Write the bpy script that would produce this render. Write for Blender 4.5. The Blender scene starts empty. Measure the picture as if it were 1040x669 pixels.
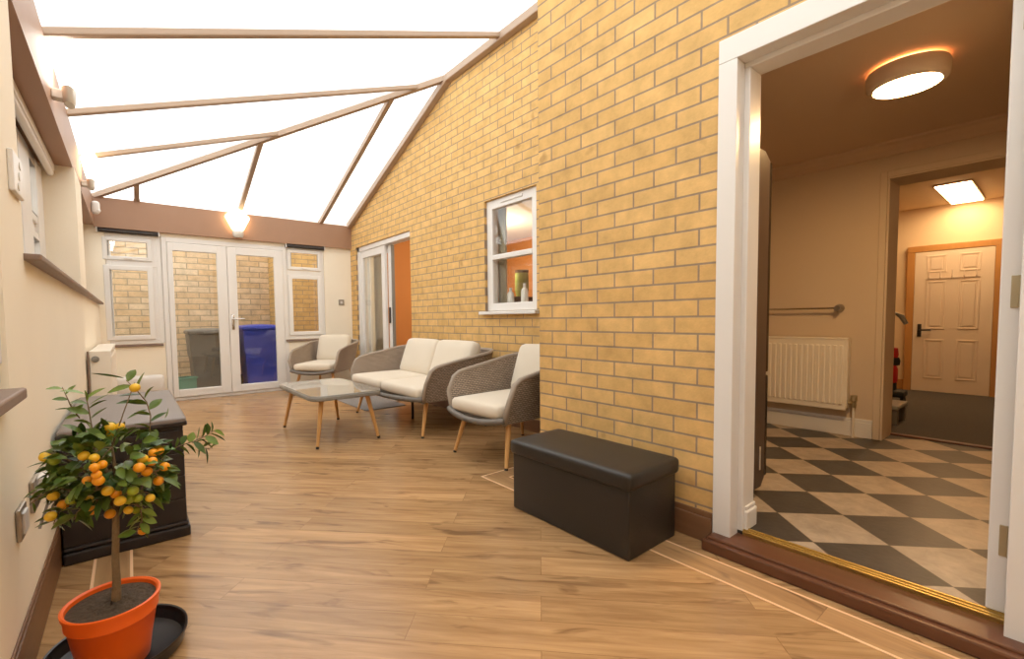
import bpy, bmesh, math, random
from mathutils import Vector, Matrix, Euler
random.seed(7)
sc = bpy.context.scene
COL = sc.collection
PI = math.pi

# ------------------------------------------------------------------ materials
def nodes(name):
    m = bpy.data.materials.new(name); m.use_nodes = True
    nt = m.node_tree; b = nt.nodes['Principled BSDF']
    return m, nt, b

def L(nt, a, ao, b, bi): nt.links.new(a.outputs[ao], b.inputs[bi])

def N(nt, t, **kw):
    n = nt.nodes.new(t)
    for k, v in kw.items():
        if k in n.inputs: n.inputs[k].default_value = v
        else: setattr(n, k, v)
    return n

def srgb(r, g, b):
    f = lambda c: c/12.92 if c <= .04045 else ((c+.055)/1.055)**2.4
    return (f(r/255), f(g/255), f(b/255), 1)

def plain(name, col, rough=.5, metal=0, noise=0, nscale=20, bump=0, bscale=80, spec=.5, coat=0, sheen=0):
    m, nt, b = nodes(name)
    b.inputs['Base Color'].default_value = col
    b.inputs['Roughness'].default_value = rough
    b.inputs['Metallic'].default_value = metal
    b.inputs['Specular IOR Level'].default_value = spec
    b.inputs['Coat Weight'].default_value = coat
    b.inputs['Sheen Weight'].default_value = sheen
    tc = N(nt, 'ShaderNodeTexCoord')
    if noise:
        n = N(nt, 'ShaderNodeTexNoise', Scale=nscale, Detail=4.0); L(nt, tc, 'Object', n, 'Vector')
        mr = N(nt, 'ShaderNodeMapRange'); mr.inputs['To Min'].default_value = 1-noise; mr.inputs['To Max'].default_value = 1+noise
        L(nt, n, 'Fac', mr, 'Value')
        mx = N(nt, 'ShaderNodeMix', data_type='RGBA', blend_type='MULTIPLY'); mx.inputs[0].default_value = 1
        mx.inputs[6].default_value = col
        L(nt, mr, 'Result', mx, 7); nt.links.new(mx.outputs[2], b.inputs['Base Color'])
    if bump:
        n2 = N(nt, 'ShaderNodeTexNoise', Scale=bscale, Detail=3.0); L(nt, tc, 'Object', n2, 'Vector')
        bp = N(nt, 'ShaderNodeBump', Strength=bump, Distance=.01); L(nt, n2, 'Fac', bp, 'Height'); L(nt, bp, 'Normal', b, 'Normal')
    return m

def emit(name, col, s):
    m, nt, b = nodes(name)
    b.inputs['Base Color'].default_value = col
    b.inputs['Emission Color'].default_value = col
    b.inputs['Emission Strength'].default_value = s
    return m

def glass(name, tint=(1, 1, 1, 1), refl=.06):
    m = bpy.data.materials.new(name); m.use_nodes = True; nt = m.node_tree; nt.nodes.clear()
    o = N(nt, 'ShaderNodeOutputMaterial'); t = N(nt, 'ShaderNodeBsdfTransparent', Color=tint); g = N(nt, 'ShaderNodeBsdfGlossy', Roughness=.0)
    ge = N(nt, 'ShaderNodeNewGeometry'); dp = N(nt, 'ShaderNodeVectorMath', operation='DOT_PRODUCT'); L(nt, ge, 'Incoming', dp, 0); L(nt, ge, 'Normal', dp, 1)
    ab = N(nt, 'ShaderNodeMath', operation='ABSOLUTE'); nt.links.new(dp.outputs['Value'], ab.inputs[0])
    om = N(nt, 'ShaderNodeMath', operation='SUBTRACT'); om.inputs[0].default_value = 1; L(nt, ab, 0, om, 1)
    pw = N(nt, 'ShaderNodeMath', operation='POWER'); pw.inputs[1].default_value = 5; L(nt, om, 0, pw, 0)
    mr = N(nt, 'ShaderNodeMath', operation='MULTIPLY_ADD', use_clamp=True); mr.inputs[1].default_value = 1-refl; mr.inputs[2].default_value = refl; L(nt, pw, 0, mr, 0)
    mx = N(nt, 'ShaderNodeMixShader'); L(nt, mr, 0, mx, 0)
    L(nt, t, 0, mx, 1); L(nt, g, 0, mx, 2); L(nt, mx, 0, o, 'Surface')
    return m

def roof_sheet():
    m = bpy.data.materials.new('opal_polycarbonate'); m.use_nodes = True; nt = m.node_tree; nt.nodes.clear()
    o = N(nt, 'ShaderNodeOutputMaterial'); t = N(nt, 'ShaderNodeBsdfTransparent', Color=(.97, .97, .97, 1)); g = N(nt, 'ShaderNodeBsdfTranslucent', Color=(.95, .95, .93, 1))
    mx = N(nt, 'ShaderNodeMixShader'); mx.inputs[0].default_value = .4
    L(nt, t, 0, mx, 1); L(nt, g, 0, mx, 2); L(nt, mx, 0, o, 'Surface')
    return m

def brick(name, axis, c1, c2, mort, bw=.2195, rh=.0767, ox=0, oz=0, ms=.005, var=.18):
    """axis: which world axis runs along the wall (0=x, 1=y)."""
    m, nt, b = nodes(name)
    tc = N(nt, 'ShaderNodeTexCoord'); sp = N(nt, 'ShaderNodeSeparateXYZ'); L(nt, tc, 'Object', sp, 0)
    cb = N(nt, 'ShaderNodeCombineXYZ')
    ax = N(nt, 'ShaderNodeMath', operation='ADD'); ax.inputs[1].default_value = ox; L(nt, sp, axis, ax, 0)
    az = N(nt, 'ShaderNodeMath', operation='ADD'); az.inputs[1].default_value = oz; L(nt, sp, 2, az, 0)
    L(nt, ax, 0, cb, 0); L(nt, az, 0, cb, 1)
    br = N(nt, 'ShaderNodeTexBrick'); br.offset = .5
    br.inputs['Color1'].default_value = c1; br.inputs['Color2'].default_value = c2; br.inputs['Mortar'].default_value = mort
    br.inputs['Scale'].default_value = 1; br.inputs['Brick Width'].default_value = bw; br.inputs['Row Height'].default_value = rh
    br.inputs['Mortar Size'].default_value = ms; br.inputs['Mortar Smooth'].default_value = .15
    L(nt, cb, 0, br, 'Vector')
    n = N(nt, 'ShaderNodeTexNoise', Scale=9.0, Detail=5.0, Roughness=.65); L(nt, tc, 'Object', n, 'Vector')
    mr = N(nt, 'ShaderNodeMapRange'); mr.inputs['From Min'].default_value = .3; mr.inputs['From Max'].default_value = .7
    mr.inputs['To Min'].default_value = 1-var; mr.inputs['To Max'].default_value = 1+var*.6
    L(nt, n, 'Fac', mr, 'Value')
    mx = N(nt, 'ShaderNodeMix', data_type='RGBA', blend_type='MULTIPLY'); mx.inputs[0].default_value = 1
    L(nt, br, 'Color', mx, 6); L(nt, mr, 'Result', mx, 7)
    # small dark stains
    n3 = N(nt, 'ShaderNodeTexNoise', Scale=6.5, Detail=2.0); L(nt, tc, 'Object', n3, 'Vector')
    r3 = N(nt, 'ShaderNodeMapRange'); r3.inputs['From Min'].default_value = .69; r3.inputs['From Max'].default_value = .78; r3.inputs['To Max'].default_value = .55
    L(nt, n3, 'Fac', r3, 'Value')
    mx2 = N(nt, 'ShaderNodeMix', data_type='RGBA'); L(nt, r3, 'Result', mx2, 0); nt.links.new(mx.outputs[2], mx2.inputs[6])
    mx2.inputs[7].default_value = (c2[0]*.45, c2[1]*.4, c2[2]*.4, 1)
    nt.links.new(mx2.outputs[2], b.inputs['Base Color'])
    b.inputs['Roughness'].default_value = .85; b.inputs['Specular IOR Level'].default_value = .2
    n2 = N(nt, 'ShaderNodeTexNoise', Scale=90.0, Detail=3.0); L(nt, tc, 'Object', n2, 'Vector')
    ad = N(nt, 'ShaderNodeMath', operation='MULTIPLY_ADD'); ad.inputs[1].default_value = -1.0
    L(nt, br, 'Fac', ad, 0); 
    ml = N(nt, 'ShaderNodeMath', operation='MULTIPLY'); ml.inputs[1].default_value = .35; L(nt, n2, 'Fac', ml, 0); L(nt, ml, 0, ad, 2)
    bp = N(nt, 'ShaderNodeBump', Strength=.5, Distance=.006); L(nt, ad, 0, bp, 'Height'); L(nt, bp, 'Normal', b, 'Normal')
    return m

def laminate(name, rot, c1, c2, dark, pw=1.25, ph=.19, ox=0., rough=.32):
    m, nt, b = nodes(name)
    tc = N(nt, 'ShaderNodeTexCoord'); mp = N(nt, 'ShaderNodeMapping'); mp.inputs['Rotation'].default_value = (0, 0, rot); mp.inputs['Location'].default_value = (ox, .03, 0)
    L(nt, tc, 'Object', mp, 'Vector')
    br = N(nt, 'ShaderNodeTexBrick'); br.offset = .37; br.offset_frequency = 2
    br.inputs['Color1'].default_value = (0, 0, 0, 1); br.inputs['Color2'].default_value = (1, 1, 1, 1); br.inputs['Mortar'].default_value = (.5, .5, .5, 1)
    br.inputs['Scale'].default_value = 1; br.inputs['Brick Width'].default_value = pw; br.inputs['Row Height'].default_value = ph
    br.inputs['Mortar Size'].default_value = .0014; br.inputs['Mortar Smooth'].default_value = .1
    L(nt, mp, 0, br, 'Vector')
    # grain stretched along the plank, shifted per plank
    sc_ = N(nt, 'ShaderNodeMapping'); sc_.inputs['Scale'].default_value = (2.2, 26, 1); L(nt, mp, 0, sc_, 'Vector')
    sep = N(nt, 'ShaderNodeVectorMath', operation='MULTIPLY_ADD'); sep.inputs[1].default_value = (13, 7, 5)
    L(nt, br, 'Color', sep, 0); L(nt, sc_, 0, sep, 2)
    n1 = N(nt, 'ShaderNodeTexNoise', Scale=1.0, Detail=7.0, Roughness=.62, Distortion=.6); L(nt, sep, 0, n1, 'Vector')
    sc2 = N(nt, 'ShaderNodeMapping'); sc2.inputs['Scale'].default_value = (3.4, 15, 1); L(nt, mp, 0, sc2, 'Vector')
    sep2 = N(nt, 'ShaderNodeVectorMath', operation='MULTIPLY_ADD'); sep2.inputs[1].default_value = (31, 17, 9)
    L(nt, br, 'Color', sep2, 0); L(nt, sc2, 0, sep2, 2)
    n2 = N(nt, 'ShaderNodeTexNoise', Scale=1.0, Detail=3.0, Roughness=.5, Distortion=1.0); L(nt, sep2, 0, n2, 'Vector')
    cr = N(nt, 'ShaderNodeMapRange'); cr.inputs['From Min'].default_value = .3; cr.inputs['From Max'].default_value = .7; L(nt, n1, 'Fac', cr, 'Value')
    mx = N(nt, 'ShaderNodeMix', data_type='RGBA'); L(nt, cr, 'Result', mx, 0); mx.inputs[6].default_value = c1; mx.inputs[7].default_value = c2
    k = N(nt, 'ShaderNodeMapRange'); k.inputs['From Min'].default_value = .58; k.inputs['From Max'].default_value = .74; k.inputs['To Max'].default_value = .8; L(nt, n2, 'Fac', k, 'Value')
    mx2 = N(nt, 'ShaderNodeMix', data_type='RGBA'); L(nt, k, 'Result', mx2, 0); nt.links.new(mx.outputs[2], mx2.inputs[6]); mx2.inputs[7].default_value = dark
    # per-plank tone
    pv = N(nt, 'ShaderNodeMapRange'); pv.inputs['To Min'].default_value = .84; pv.inputs['To Max'].default_value = 1.12; L(nt, br, 'Color', pv, 'Value')
    mx3 = N(nt, 'ShaderNodeMix', data_type='RGBA', blend_type='MULTIPLY'); mx3.inputs[0].default_value = 1
    nt.links.new(mx2.outputs[2], mx3.inputs[6]); L(nt, pv, 'Result', mx3, 7)
    mx4 = N(nt, 'ShaderNodeMix', data_type='RGBA'); 
    fm = N(nt, 'ShaderNodeMath', operation='MULTIPLY'); fm.inputs[1].default_value = .45; L(nt, br, 'Fac', fm, 0); L(nt, fm, 0, mx4, 0)
    nt.links.new(mx3.outputs[2], mx4.inputs[6]); mx4.inputs[7].default_value = dark
    nt.links.new(mx4.outputs[2], b.inputs['Base Color'])
    b.inputs['Roughness'].default_value = rough
    bp = N(nt, 'ShaderNodeBump', Strength=.12, Distance=.003); L(nt, n1, 'Fac', bp, 'Height'); L(nt, bp, 'Normal', b, 'Normal')
    return m

def checker_tiles(name, size, u0, v0, light, dark):
    m, nt, b = nodes(name)
    tc = N(nt, 'ShaderNodeTexCoord'); sp = N(nt, 'ShaderNodeSeparateXYZ'); L(nt, tc, 'Object', sp, 0)
    s = math.sqrt(.5)
    def lin(op, off):
        a = N(nt, 'ShaderNodeMath', operation=op); L(nt, sp, 0, a, 0); L(nt, sp, 1, a, 1)
        k = N(nt, 'ShaderNodeMath', operation='MULTIPLY_ADD'); k.inputs[1].default_value = s/size; k.inputs[2].default_value = -off/size + 40; L(nt, a, 0, k, 0)
        return k
    a, c = lin('ADD', v0), lin('SUBTRACT', u0)
    cb = N(nt, 'ShaderNodeCombineXYZ'); L(nt, c, 0, cb, 0); L(nt, a, 0, cb, 1); cb.inputs[2].default_value = .5
    ck = N(nt, 'ShaderNodeTexChecker', Scale=1.0); ck.inputs['Color1'].default_value = light; ck.inputs['Color2'].default_value = dark; L(nt, cb, 0, ck, 'Vector')
    br = N(nt, 'ShaderNodeTexBrick'); br.offset = 0
    br.inputs['Scale'].default_value = 1; br.inputs['Brick Width'].default_value = 1; br.inputs['Row Height'].default_value = 1; br.inputs['Mortar Size'].default_value = .006
    L(nt, cb, 0, br, 'Vector')
    n = N(nt, 'ShaderNodeTexNoise', Scale=11.0, Detail=6.0, Roughness=.65, Distortion=.5); L(nt, tc, 'Object', n, 'Vector')
    mr = N(nt, 'ShaderNodeMapRange'); mr.inputs['From Min'].default_value = .3; mr.inputs['From Max'].default_value = .7; mr.inputs['To Min'].default_value = .72; mr.inputs['To Max'].default_value = 1.15; L(nt, n, 'Fac', mr, 'Value')
    mx = N(nt, 'ShaderNodeMix', data_type='RGBA', blend_type='MULTIPLY'); mx.inputs[0].default_value = 1; L(nt, ck, 'Color', mx, 6); L(nt, mr, 'Result', mx, 7)
    mx2 = N(nt, 'ShaderNodeMix', data_type='RGBA'); L(nt, br, 'Fac', mx2, 0); nt.links.new(mx.outputs[2], mx2.inputs[6]); mx2.inputs[7].default_value = (.12, .09, .06, 1)
    nt.links.new(mx2.outputs[2], b.inputs['Base Color'])
    b.inputs['Roughness'].default_value = .38
    n2 = N(nt, 'ShaderNodeTexNoise', Scale=40.0, Detail=3.0); L(nt, tc, 'Object', n2, 'Vector')
    bp = N(nt, 'ShaderNodeBump', Strength=.25, Distance=.004); L(nt, n2, 'Fac', bp, 'Height'); L(nt, bp, 'Normal', b, 'Normal')
    return m

def wicker(name, c1, c2):
    m, nt, b = nodes(name)
    tc = N(nt, 'ShaderNodeTexCoord'); 
    br = N(nt, 'ShaderNodeTexBrick'); br.offset = .5
    br.inputs['Color1'].default_value = c1; br.inputs['Color2'].default_value = c2; br.inputs['Mortar'].default_value = (c2[0]*.35, c2[1]*.35, c2[2]*.35, 1)
    br.inputs['Scale'].default_value = 1; br.inputs['Brick Width'].default_value = .03; br.inputs['Row Height'].default_value = .0135; br.inputs['Mortar Size'].default_value = .0022
    L(nt, tc, 'UV', br, 'Vector')
    L(nt, br, 'Color', b, 'Base Color')
    b.inputs['Roughness'].default_value = .6
    bp = N(nt, 'ShaderNodeBump', Strength=.7, Distance=.004); bp.invert = True; L(nt, br, 'Fac', bp, 'Height'); L(nt, bp, 'Normal', b, 'Normal')
    return m

def leafmat(name, c1, c2):
    m, nt, b = nodes(name)
    g = N(nt, 'ShaderNodeNewGeometry'); mx = N(nt, 'ShaderNodeMix', data_type='RGBA')
    L(nt, g, 'Random Per Island', mx, 0); mx.inputs[6].default_value = c1; mx.inputs[7].default_value = c2
    nt.links.new(mx.outputs[2], b.inputs['Base Color']); b.inputs['Roughness'].default_value = .38
    b.inputs['Subsurface Weight'].default_value = 0
    return m

def woodgrain(name, c1, c2, scale=(30, 30, 3), rough=.4):
    m, nt, b = nodes(name)
    tc = N(nt, 'ShaderNodeTexCoord'); mp = N(nt, 'ShaderNodeMapping'); mp.inputs['Scale'].default_value = scale; L(nt, tc, 'Object', mp, 0)
    n = N(nt, 'ShaderNodeTexNoise', Scale=1.0, Detail=6.0, Distortion=.8); L(nt, mp, 0, n, 'Vector')
    mx = N(nt, 'ShaderNodeMix', data_type='RGBA'); L(nt, n, 'Fac', mx, 0); mx.inputs[6].default_value = c1; mx.inputs[7].default_value = c2
    nt.links.new(mx.outputs[2], b.inputs['Base Color']); b.inputs['Roughness'].default_value = rough
    return m

def diffusing(name, col):
    """thin cloth that lets light through"""
    m = bpy.data.materials.new(name); m.use_nodes = True; nt = m.node_tree; nt.nodes.clear()
    o = N(nt, 'ShaderNodeOutputMaterial'); d = N(nt, 'ShaderNodeBsdfDiffuse', Color=col); t = N(nt, 'ShaderNodeBsdfTranslucent', Color=col)
    mx = N(nt, 'ShaderNodeMixShader'); mx.inputs[0].default_value = .35; L(nt, d, 0, mx, 1); L(nt, t, 0, mx, 2); L(nt, mx, 0, o, 'Surface')
    return m

YB1, YB2, YBM = (.65, .405, .15, 1), (.715, .46, .182, 1), (.33, .245, .165, 1)
M = dict(
    cream=plain('cream_paint', (.90, .82, .675, 1), .75, noise=.03, nscale=3, bump=.06, bscale=60, spec=.2),
    brick_y=brick('yellow_brick_side', 1, YB1, YB2, YBM, ox=-1.763, oz=-.843),
    brick_x=brick('yellow_brick_end', 0, YB1, YB2, YBM),
    yardbrick=brick('yard_brick', 0, (.72, .48, .26, 1), (.82, .62, .41, 1), (.45, .34, .22, 1), bw=.30, rh=.092, ms=.008, var=.22),
    floor=laminate('oak_laminate', PI/4, (.52, .312, .142, 1), (.285, .152, .064, 1), (.13, .06, .024, 1), pw=1.15, ph=.135, rough=.27),
    border=laminate('oak_border', PI/2, (.49, .295, .137, 1), (.30, .16, .07, 1), (.13, .06, .024, 1), pw=1.25, ph=.8),
    inlay=plain('pale_inlay', (.80, .52, .30, 1), .35),
    tiles=checker_tiles('checker_vinyl', .283, 1.39, 1.953, (.40, .32, .235, 1), (.050, .042, .035, 1)),
    upvc=plain('white_upvc', (.79, .765, .73, 1), .3, noise=.01, nscale=2),
    white=plain('white_gloss', (.75, .725, .69, 1), .35, noise=.015, nscale=4),
    glass=glass('window_glass', (.97, .98, .97, 1)),
    beam=plain('brown_beam', (.37, .215, .135, 1), .5, noise=.06, nscale=6),
    bar=plain('tan_bar', (.40, .285, .20, 1), .45, noise=.03, nscale=5),
    roof=roof_sheet(),
    sill=plain('taupe_sill', (.24, .165, .125, 1), .5, noise=.12, nscale=14),
    skirt=woodgrain('walnut_skirt', (.25, .125, .06, 1), (.15, .07, .032, 1), (25, 3, 25), .4),
    mahog=woodgrain('mahogany_step', (.15, .056, .025, 1), (.085, .031, .014, 1), (22, 2.5, 22), .3),
    hingebrass=plain('dull_brass', (.42, .35, .22, 1), .5, .7),
    brass=plain('brass_strip', (.50, .35, .12, 1), .38, 1),
    black=plain('dark_blind', (.045, .035, .03, 1), .6),
    leather=plain('dark_faux_leather', (.022, .0185, .0155, 1), .42, bump=.12, bscale=260, noise=.06, nscale=9),
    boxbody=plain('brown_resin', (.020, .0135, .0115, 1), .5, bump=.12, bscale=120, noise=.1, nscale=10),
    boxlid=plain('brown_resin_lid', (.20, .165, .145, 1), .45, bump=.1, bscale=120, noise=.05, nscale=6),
    wicker=wicker('grey_brown_wicker', (.50, .395, .305, 1), (.37, .285, .215, 1)),
    rim=plain('wicker_rim', (.33, .265, .205, 1), .6, bump=.2, bscale=200),
    base=plain('grey_frame', (.15, .13, .11, 1), .5),
    cushion=plain('cream_cushion', (.66, .58, .465, 1), .85, bump=.1, bscale=400, noise=.025, nscale=5, sheen=.2),
    oakleg=woodgrain('golden_wood', (.70, .39, .14, 1), (.56, .28, .085, 1), (40, 40, 5), .4),
    cap=plain('dark_cap', (.03, .02, .015, 1), .5),
    steel=plain('dark_steel', (.06, .05, .045, 1), .4, .6),
    tabletop=plain('grey_table_frame', (.25, .235, .205, 1), .45, noise=.08, nscale=30),
    tableglass=plain('table_glass', (.33, .315, .275, 1), .06, spec=.8, coat=.6),
    pot=plain('orange_plastic', (.95, .15, .012, 1), .35, noise=.02, nscale=8),
    soil=plain('soil', (.075, .05, .03, 1), .95, noise=.6, nscale=90, bump=1., bscale=60),
    saucer=plain('black_plastic', (.022, .02, .021, 1), .35),
    bark=plain('bark', (.21, .145, .075, 1), .8, noise=.35, nscale=60, bump=.5, bscale=90),
    leaf=leafmat('citrus_leaf', (.040, .088, .013, 1), (.15, .22, .032, 1)),
    leafnew=leafmat('young_leaf', (.10, .18, .02, 1), (.20, .28, .04, 1)),
    fr_o=plain('fruit_orange', (.90, .36, .012, 1), .32, noise=.12, nscale=40, bump=.1, bscale=300),
    fr_y=plain('fruit_yellow', (.85, .52, .03, 1), .32, noise=.12, nscale=40, bump=.1, bscale=300),
    fr_g=plain('fruit_green', (.30, .36, .02, 1), .32, noise=.2, nscale=40, bump=.1, bscale=300),
    radw=plain('radiator_white', (.82, .76, .66, 1), .35, noise=.01),
    chrome=plain('chrome', (.62, .60, .57, 1), .22, 1),
    steelplate=plain('brushed_plate', (.42, .38, .33, 1), .35, .9),
    greyplug=plain('grey_plug', (.22, .21, .19, 1), .4),
    lampbase=plain('lamp_base', (.62, .58, .52, 1), .4, .3),
    lampglow=emit('lamp_glow', (1., .76, .45, 1), 5),
    lampglow_white=emit('lamp_glow_white', (1., .95, .86, 1), 9),
    kitlamp=emit('kitchen_lamp_glow', (1., .62, .27, 1), 105),
    panellamp=emit('hall_panel_glow', (1., .66, .34, 1), 16),
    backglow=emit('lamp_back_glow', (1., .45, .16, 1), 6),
    lamprim=plain('lamp_rim', (.75, .62, .5, 1), .4),
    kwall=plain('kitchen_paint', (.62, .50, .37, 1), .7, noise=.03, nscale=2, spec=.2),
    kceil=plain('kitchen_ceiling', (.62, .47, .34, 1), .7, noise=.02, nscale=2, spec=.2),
    fridge=plain('dark_fridge', (.085, .055, .038, 1), .35, noise=.1, nscale=8),
    fridgefront=plain('fridge_front', (.04, .03, .024, 1), .25, .4),
    label=plain('label_white', (.6, .52, .42, 1), .5),
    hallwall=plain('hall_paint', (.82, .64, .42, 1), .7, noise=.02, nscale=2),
    carpet=plain('dark_carpet', (.085, .075, .065, 1), .95, noise=.3, nscale=60, bump=.5, bscale=200),
    doorpaint=plain('hall_door_paint', (.82, .68, .53, 1), .45, noise=.01),
    pine=woodgrain('pine_casing', (.62, .32, .10, 1), (.48, .22, .06, 1), (20, 20, 2), .4),
    terracotta=plain('orange_wall', (.58, .25, .075, 1), .75, noise=.08, nscale=2),
    livfloor=plain('living_carpet', (.30, .22, .15, 1), .9, noise=.1, nscale=30),
    livceil=plain('living_ceiling', (.75, .68, .58, 1), .8),
    curtain=diffusing('cream_curtain', (.62, .56, .42, 1)),
    darkwood=woodgrain('dark_wood', (.13, .055, .022, 1), (.07, .028, .012, 1), (4, 30, 30), .35),
    mat=plain('grey_mat', (.20, .185, .175, 1), .95, noise=.25, nscale=120, bump=.4, bscale=300),
    bluebin=plain('blue_plastic', (.04, .06, .42, 1), .4, noise=.08, nscale=5),
    greybin=plain('grey_plastic', (.15, .135, .115, 1), .5, noise=.1, nscale=5),
    greencrate=plain('green_plastic', (.10, .27, .19, 1), .45),
    rubber=plain('rubber', (.02, .02, .02, 1), .7),
    concrete=plain('concrete', (.42, .38, .32, 1), .9, noise=.2, nscale=8, bump=.3),
    fence=plain('weathered_fence', (.30, .29, .25, 1), .8, noise=.2, nscale=6),
    red=plain('red_plastic', (.62, .02, .025, 1), .3),
    grey=plain('grey_plastic_light', (.26, .25, .23, 1), .4),
    bottle=plain('white_bottle', (.82, .79, .74, 1), .3),
    greenjar=plain('green_jar', (.35, .45, .12, 1), .4),
)

# ------------------------------------------------------------------ mesh helpers
class MB:
    def __init__(s): s.bm = bmesh.new(); s.uv = None
    def box(s, x0, x1, y0, y1, z0, z1, bev=0, seg=2, mat=None):
        r = bmesh.ops.create_cube(s.bm, size=1)['verts']
        c = Vector(((x0+x1)/2, (y0+y1)/2, (z0+z1)/2)); d = (abs(x1-x0), abs(y1-y0), abs(z1-z0))
        for v in r:
            v.co = Vector((v.co.x*d[0], v.co.y*d[1], v.co.z*d[2])) + c
            if mat: v.co = mat @ v.co
        if bev:
            es = list({e for v in r for e in v.link_edges})
            bmesh.ops.bevel(s.bm, geom=es, offset=bev, segments=seg, profile=.5, affect='EDGES')
        return s
    def prism(s, pts, off):
        """pts: planar polygon in 3-D, extruded by off"""
        off = Vector(off); a = [s.bm.verts.new(p) for p in pts]; b = [s.bm.verts.new(Vector(p)+off) for p in pts]; n = len(a)
        s.bm.faces.new(a[::-1]); s.bm.faces.new(b)
        for i in range(n): s.bm.faces.new((a[i], a[(i+1) % n], b[(i+1) % n], b[i]))
        return s
    def tube(s, pts, radii, seg=12, cap=True, squash=None):
        pts = [Vector(p) for p in pts]
        if not hasattr(radii, '__len__'): radii = [radii]*len(pts)
        rings = []; ref = None
        for i, p in enumerate(pts):
            t = (pts[min(i+1, len(pts)-1)] - pts[max(i-1, 0)]).normalized()
            if ref is None:
                ref = Vector((0, 0, 1)) if abs(t.z) < .9 else Vector((1, 0, 0))
            u = ref - t*ref.dot(t)
            u = u.normalized(); ref = u; w = t.cross(u)
            rings.append([s.bm.verts.new(p + (u*math.cos(2*PI*k/seg) + w*math.sin(2*PI*k/seg))*radii[i]) for k in range(seg)])
        for a, b in zip(rings, rings[1:]):
            for k in range(seg): s.bm.faces.new((a[k], a[(k+1) % seg], b[(k+1) % seg], b[k]))
        if cap: s.bm.faces.new(rings[0][::-1]); s.bm.faces.new(rings[-1])
        return s
    def lathe(s, prof, c=(0, 0, 0), seg=32, sx=1, sy=1, closed=False):
        c = Vector(c); rings = []
        for r, z in prof:
            if r < 1e-6: rings.append([s.bm.verts.new(c + Vector((0, 0, z)))])
            else: rings.append([s.bm.verts.new(c + Vector((r*sx*math.cos(2*PI*k/seg), r*sy*math.sin(2*PI*k/seg), z))) for k in range(seg)])
        pairs = list(zip(rings, rings[1:])) + ([(rings[-1], rings[0])] if closed else [])
        for a, b in pairs:
            for k in range(seg):
                k2 = (k+1) % seg
                if len(a) == 1 and len(b) == 1: continue
                if len(a) == 1: s.bm.faces.new((a[0], b[k2], b[k]))
                elif len(b) == 1: s.bm.faces.new((a[k], a[k2], b[0]))
                else: s.bm.faces.new((a[k], a[k2], b[k2], b[k]))
        return s
    def rbox(s, size, r, cuts=8, puff=(0, 0, 0), mat=None):
        """rounded, puffed box centred on the origin, then moved by mat"""
        bm2 = bmesh.new(); bmesh.ops.create_cube(bm2, size=2); bmesh.ops.subdivide_edges(bm2, edges=bm2.edges[:], cuts=cuts, use_grid_fill=True)
        h = Vector(size)/2
        mp = {}
        for v in bm2.verts:
            # cosine spacing puts more rows near the rounded edges
            q = Vector([math.sin(c*PI/2) for c in v.co])
            p = Vector((q.x*h.x, q.y*h.y, q.z*h.z))
            inn = Vector([max(-(h[i]-r), min(h[i]-r, p[i])) for i in range(3)])
            d = p - inn
            if d.length > 1e-9: p = inn + d.normalized()*r
            for i in range(3):
                j, k = (i+1) % 3, (i+2) % 3
                w = (1-min(1, abs(p[j]/h[j]))**2.2)*(1-min(1, abs(p[k]/h[k]))**2.2)
                p[i] += math.copysign(puff[i]*w*abs(q[i])**1.5, q[i])
            mp[v] = s.bm.verts.new(mat @ p if mat else p)
        for f in bm2.faces: s.bm.faces.new([mp[v] for v in f.verts])
        bm2.free(); return s
    def sphere(s, c, r, seg=14, ring=9, sz=1):
        prof = [(r*math.sin(PI*i/ring), -r*sz*math.cos(PI*i/ring)) for i in range(ring+1)]
        prof[0] = (0, -r*sz); prof[-1] = (0, r*sz)
        return s.lathe(prof, c, seg)
    def build(s, name, mat, parent=None, smooth=False, loc=None, angle=40):
        bmesh.ops.recalc_face_normals(s.bm, faces=s.bm.faces[:])
        me = bpy.data.meshes.new(name); s.bm.to_mesh(me); s.bm.free()
        o = bpy.data.objects.new(name, me); COL.objects.link(o)
        me.materials.append(mat)
        if smooth:
            for p in me.polygons: p.use_smooth = True
            if angle < 180:
                try: me.set_sharp_from_angle(angle=math.radians(angle))
                except Exception: pass
        if parent: o.parent = parent
        return o

def tag(o, label, cat, group=None, kind=None):
    o['label'] = label; o['category'] = cat
    if group: o['group'] = group
    if kind: o['kind'] = kind
    return o

def thing(name, label, cat, loc=(0, 0, 0), rot=0, group=None, kind=None):
    o = bpy.data.objects.new(name, None); COL.objects.link(o); o.empty_display_size = .1
    o.location = loc; o.rotation_euler = (0, 0, rot)
    return tag(o, label, cat, group, kind)

def struct(mb, name, mat, label, cat, **kw):
    o = mb.build(name, mat, **kw); tag(o, label, cat, kind='structure'); return o

def copy_tree(o, parent=None):
    c = o.copy(); COL.objects.link(c)
    if parent: c.parent = parent
    for ch in list(o.children): copy_tree(ch, c)
    return c

def wall_x(mb, x0, x1, y0, y1, z0, z1, holes):
    """wall along Y; holes: (ya, yb, za, zb)"""
    ys = sorted({y0, y1, *[h[0] for h in holes], *[h[1] for h in holes]}); ys = [y for y in ys if y0 <= y <= y1]
    for a, b in zip(ys, ys[1:]):
        m = (a+b)/2; hs = sorted([(h[2], h[3]) for h in holes if h[0] <= m <= h[1]]); z = z0
        for za, zb in hs:
            if za > z: mb.box(x0, x1, a, b, z, za)
            z = max(z, zb)
        if z < z1: mb.box(x0, x1, a, b, z, z1)
    return mb

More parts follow.
